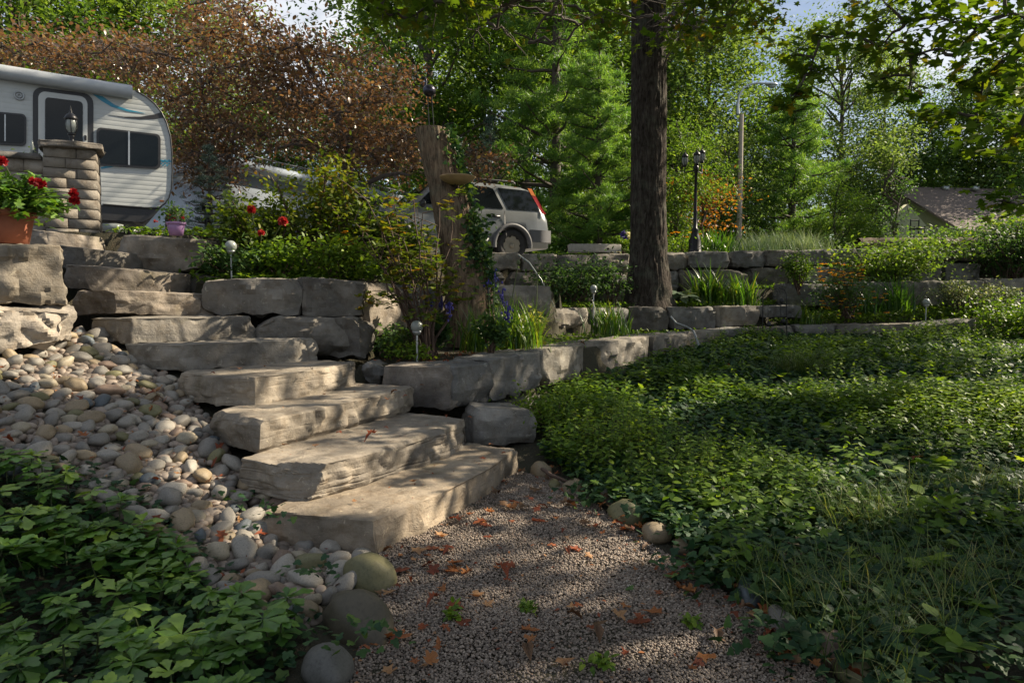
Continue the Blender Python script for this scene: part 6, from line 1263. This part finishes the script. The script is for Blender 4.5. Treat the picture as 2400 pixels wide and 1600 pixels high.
freetree('copper_leaved_tree', 'small drooping copper leaved tree right of the broken trunk, over the car roof', 'tree', pt(1040, 420, 13.8), [pt(1030, 560, 13.9), pt(1040, 440, 13.8), pt(1060, 370, 13.4), pt(1120, 350, 13)], [.05, .045, .03, .015], clp, .08, 'copper', T_OVAL, 150, (.45, .2))
lb_ = MB().tube([pt(960, 411, 13.0), pt(935, 406, 13.1), pt(900, 412, 13.3), pt(870, 425, 13.6), pt(835, 450, 14.0), pt(812, 470, 14.4)], [.02, .035, .045, .05, .06, .07], 7).build('low_branch', M['barkf'], smooth=True)
cp = [o for o in COL.objects if o.name == 'copper_leaved_tree'][0]; lb_.parent = cp; lb_.location = -cp.location

# ------------------------------------------------------------------ big maple and unseen maples added for shade
# sun spots: (point, radius) – leaves are cut away along the sun rays so sun lands here
SPOT = []
def spot_(px, py, z, r, d=None): SPOT.append((gp(px, py, z) if d is None else pt(px, py, d), r))
for q in [(860, 1150, .19, .42), (1010, 1085, .19, .26), (1120, 1060, .19, .2), (800, 1060, .3, .3), (980, 1040, .3, .25), (650, 1010, .5, .25), (770, 975, .5, .32), (860, 930, .55, .22), (660, 905, .7, .28), (770, 880, .7, .2), (1160, 1190, 0, .34), (1060, 1250, 0, .22), (1430, 1300, 0, .2), (1330, 1420, 0, .12), (1600, 1480, 0, .16), (640, 1230, .02, .3), (560, 1180, .1, .25), (600, 1100, .25, .2), (470, 960, .5, .18),
          (1750, 1130, .1, .60), (1640, 1080, .15, .4), (1880, 1180, .1, .4), (1300, 1040, .2, .4), (1500, 1130, .1, .25), (1700, 900, .4, .35), (2000, 870, .5, .5), (2200, 850, .6, .4), (1550, 960, .25, .25), (2320, 1000, .2, .35), (2100, 960, .3, .3), (1450, 900, .4, .3), (1320, 900, .4, .25), (330, 1500, .1, .12), (200, 870, .8, .3), (330, 860, .7, .22), (110, 820, .9, .2)]: spot_(*q)
for q in [(60, 770, 0, .34, 4.75), (150, 740, 0, .2, 4.8), (80, 690, 0, .2, 4.7), (400, 692, 0, .42, 6.3), (300, 705, 0, .2, 6.0), (420, 760, 0, .3, 5.8), (230, 450, 0, .28, 8.0), (200, 430, 0, .3, 7.9), (450, 600, 0, .25, 7.0), (350, 430, 0, .7, 11.6), (340, 290, 0, .4, 11.6), (1010, 400, 0, .45, 8.2), (1030, 500, 0, .4, 8.2), (1060, 640, 0, .25, 8.2), (620, 480, 0, .7, 7.6), (760, 520, 0, .7, 8), (900, 560, 0, .5, 6.6), (980, 560, 0, .4, 6.7), (890, 720, 0, .3, 7.0), (1250, 720, 0, .45, 8.3), (1220, 780, 0, .3, 7.5),
          (1360, 755, 0, .3, 11), (1440, 820, 0, .3, 9), (1480, 800, 0, .25, 9.4), (1690, 740, 0, .35, 12.3), (1390, 740, 0, .3, 10.3), (2110, 765, 0, .25, 12.1), (950, 855, 0, .18, 5.9), (400, 600, 0, .2, 7), (200, 560, 0, .25, 7.2), (1290, 850, 0, .25, 7.4)]: spot_(q[0], q[1], q[2], q[3], q[4])
SPC = np.array([s[0] for s in SPOT]); SPR = np.array([s[1] for s in SPOT])*1.18
def cull(P):
    keep = np.ones(len(P), bool)
    for c, r in zip(SPC, SPR):
        d = P-c; t = d @ SD; perp = d-t[:, None]*SD; keep &= ~((np.linalg.norm(perp, axis=1) < r) & (t > .4))
    return keep
TBX = pt(1519, 705, 12.6); TBX[2] = 1.15
cl_ = []
def spray(px, py, d, r): cl_.append((pt(px, py, d), r))
for i in range(84): spray(random.uniform(870, 1420), random.uniform(-160, 62)-(abs(i % 7-3)*4), random.uniform(7.0, 11.5), random.uniform(.28, .5))
for i in range(60): spray(random.uniform(1400, 1800), random.uniform(-160, 78), random.uniform(8.5, 12.5), random.uniform(.3, .5))
for q in [(1190, 85, 8, .3), (1100, 95, 8.5, .3), (1330, 95, 9, .25), (1240, 100, 9.5, .3), (1640, 95, 11, .35), (1700, 60, 10.5, .35), (1590, 100, 12, .3), (1420, 60, 12, .3), (880, 30, 7.2, .25), (960, 45, 7.4, .25)]: spray(*q)
# part of the crown above and around the trunk, out of the frame
for i in range(20):
    a = random.uniform(0, 6.28); r = random.uniform(.5, 4.2); cl_.append((np.array([TBX[0]+r*math.cos(a), TBX[1]+r*math.sin(a)*.9, random.uniform(8.5, 14)]), random.uniform(.6, .95)))
def trunk_pt(px, py): return pt(px, py, 12.6)
tpath = [TBX+[0, 0, -.2], trunk_pt(1520, 690), trunk_pt(1520, 600), trunk_pt(1520, 400), trunk_pt(1521, 200), trunk_pt(1521, 20), trunk_pt(1522, -150), trunk_pt(1526, -420), trunk_pt(1535, -700)]
freetree('big_maple_tree', 'large maple with a straight dark furrowed trunk right of centre', 'tree', TBX, tpath, [.60, .43, .335, .315, .31, .30, .29, .22, .1], cl_, .115, 'maple', T_MAPLE, 100, (.5, .15), 'bark', ridge=.034, twigs=4, cull=cull, limb_r=.11)
# overhanging maple at the right; crown beyond the frame added for shade
cl_ = []
for px, py, d, r in [(1850, 130, 7, .2), (1920, 95, 7, .22), (1990, 80, 7.2, .26), (2060, 110, 7, .28), (2120, 60, 6.8, .35), (2200, 40, 6.5, .35), (2290, 70, 6.3, .35), (2360, 30, 6, .4), (2390, 120, 6, .4), (2330, 160, 6.2, .35), (2380, 220, 6, .4), (2300, 230, 6.3, .28), (2390, 300, 6, .35), (2370, 350, 6.2, .25), (2240, 130, 6.5, .28), (1900, 170, 7.1, .14), (1870, 215, 6.9, .12), (1840, 240, 6.9, .13), (2050, 190, 6.9, .2), (2130, 210, 6.8, .14), (2190, 270, 6.5, .14), (2270, 310, 6.4, .2), (2140, 130, 6.8, .2), (2430, 60, 5.8, .5), (2450, 200, 5.6, .5), (2080, 10, 6.8, .3), (2150, -20, 6.8, .4), (2250, -40, 6.5, .4), (2350, -40, 6, .4), (2380, 480, 7.5, .22), (2340, 470, 7.5, .16), (2310, 180, 6.3, .2)]: cl_.append((pt(px, py, d), r))
def shade_clumps(y0, y1, n, t0, t1, r0, r1, x0, x1):  # unseen leaf clumps set sunward of the ground they shade
    for i in range(n):
        g = np.array([random.uniform(x0, x1), random.uniform(y0, y1), random.uniform(0, 1.2)]); t = random.uniform(t0, t1); cl_.append((g+SD*t, random.uniform(r0, r1)))
bx_ = np.array([7.6, 5.0, .1])
shade_clumps(4.2, 8.5, 105, 8.5, 12.5, .6, 1.0, -3.5, 3.5)
cl_ = [c for c in cl_ if c[0][0] > .70*c[0][1]+.8 or c[0][2] > .46*c[0][1]+2.5 or c[1] < .55]
freetree('overhanging_maple', 'maple whose leafy branches hang into the top right corner', 'tree', bx_, [bx_, bx_+[-.1, 0, 2], bx_+[-.2, .1, 4], bx_+[-.1, .2, 6], bx_+[.3, .1, 9]], [.28, .24, .2, .16, .08], cl_, .12, 'maple', T_MAPLE, 74, (.45, .15), cull=cull, limb_r=.045, rmin=.55)
cl_ = []; bx_ = np.array([7.4, .6, 0]); shade_clumps(-1, 4.6, 120, 9, 13, .6, 1.0, -4.5, 3.5); cl_ = [c for c in cl_ if c[0][0] > .74*c[0][1]+1 or c[0][2] > .46*c[0][1]+2.5]
freetree('added_shade_maple', 'nearer shade maple standing right of the viewer outside the picture', 'tree', bx_, [bx_, bx_+[.1, 0, 3], bx_+[.2, 0, 6], bx_+[.5, 0, 9]], [.26, .22, .17, .07], cl_, .15, 'maple', T_MAPLE, 48, (.4, .2), cull=cull, limb_r=.1)  # unseen tree added to dapple the foreground
cl_ = []; bx_ = np.array([12.2, 9.5, 1.0]); shade_clumps(7.5, 12.5, 120, 9.5, 15, .7, 1.1, -4.5, 6); cl_ = [c for c in cl_ if c[0][0] > .70*c[0][1]+.8 or c[0][2] > .46*c[0][1]+2.6]
freetree('added_shade_maple', 'farther shade maple right of the terraces outside the picture', 'tree', bx_, [bx_, bx_+[.1, 0, 3], bx_+[-.3, 0, 6], bx_+[-.5, 0, 9]], [.3, .25, .18, .08], cl_, .16, 'maple', T_MAPLE, 46, (.4, .2), cull=cull, limb_r=.1)  # added out of view, crown shaped to shade the terraces
cl_ = []; bx_ = np.array([6.0, -3.0, 0]); shade_clumps(2.5, 9, 70, 13, 17, .8, 1.2, -9, -3); cl_ = [c for c in cl_ if c[0][0] > .74*c[0][1]+.8 or c[0][2] > .46*c[0][1]+2.6]
cl_ = []; bx_ = np.array([13.5, 15.0, 2.1]); shade_clumps(12.5, 17, 75, 12, 17, .7, 1.1, -5, 3.5); shade_clumps(8.5, 14, 75, 15, 19, .7, 1.1, -11, -4.5); cl_ = [c for c in cl_ if c[0][0] > .72*c[0][1]+.8 or c[0][2] > .46*c[0][1]+2.6]
freetree('added_shade_maple', 'tall street side maple shading the driveway from the right', 'tree', bx_, [bx_, bx_+[-.1, 0, 4], bx_+[-.6, -.3, 8], bx_+[-1.5, -1, 11]], [.3, .25, .18, .08], cl_, .17, 'maple', T_MAPLE, 36, (.4, .2), cull=cull, limb_r=.1)  # unseen tree added to keep car and trailer in broken shade
print('objects', len(COL.objects))
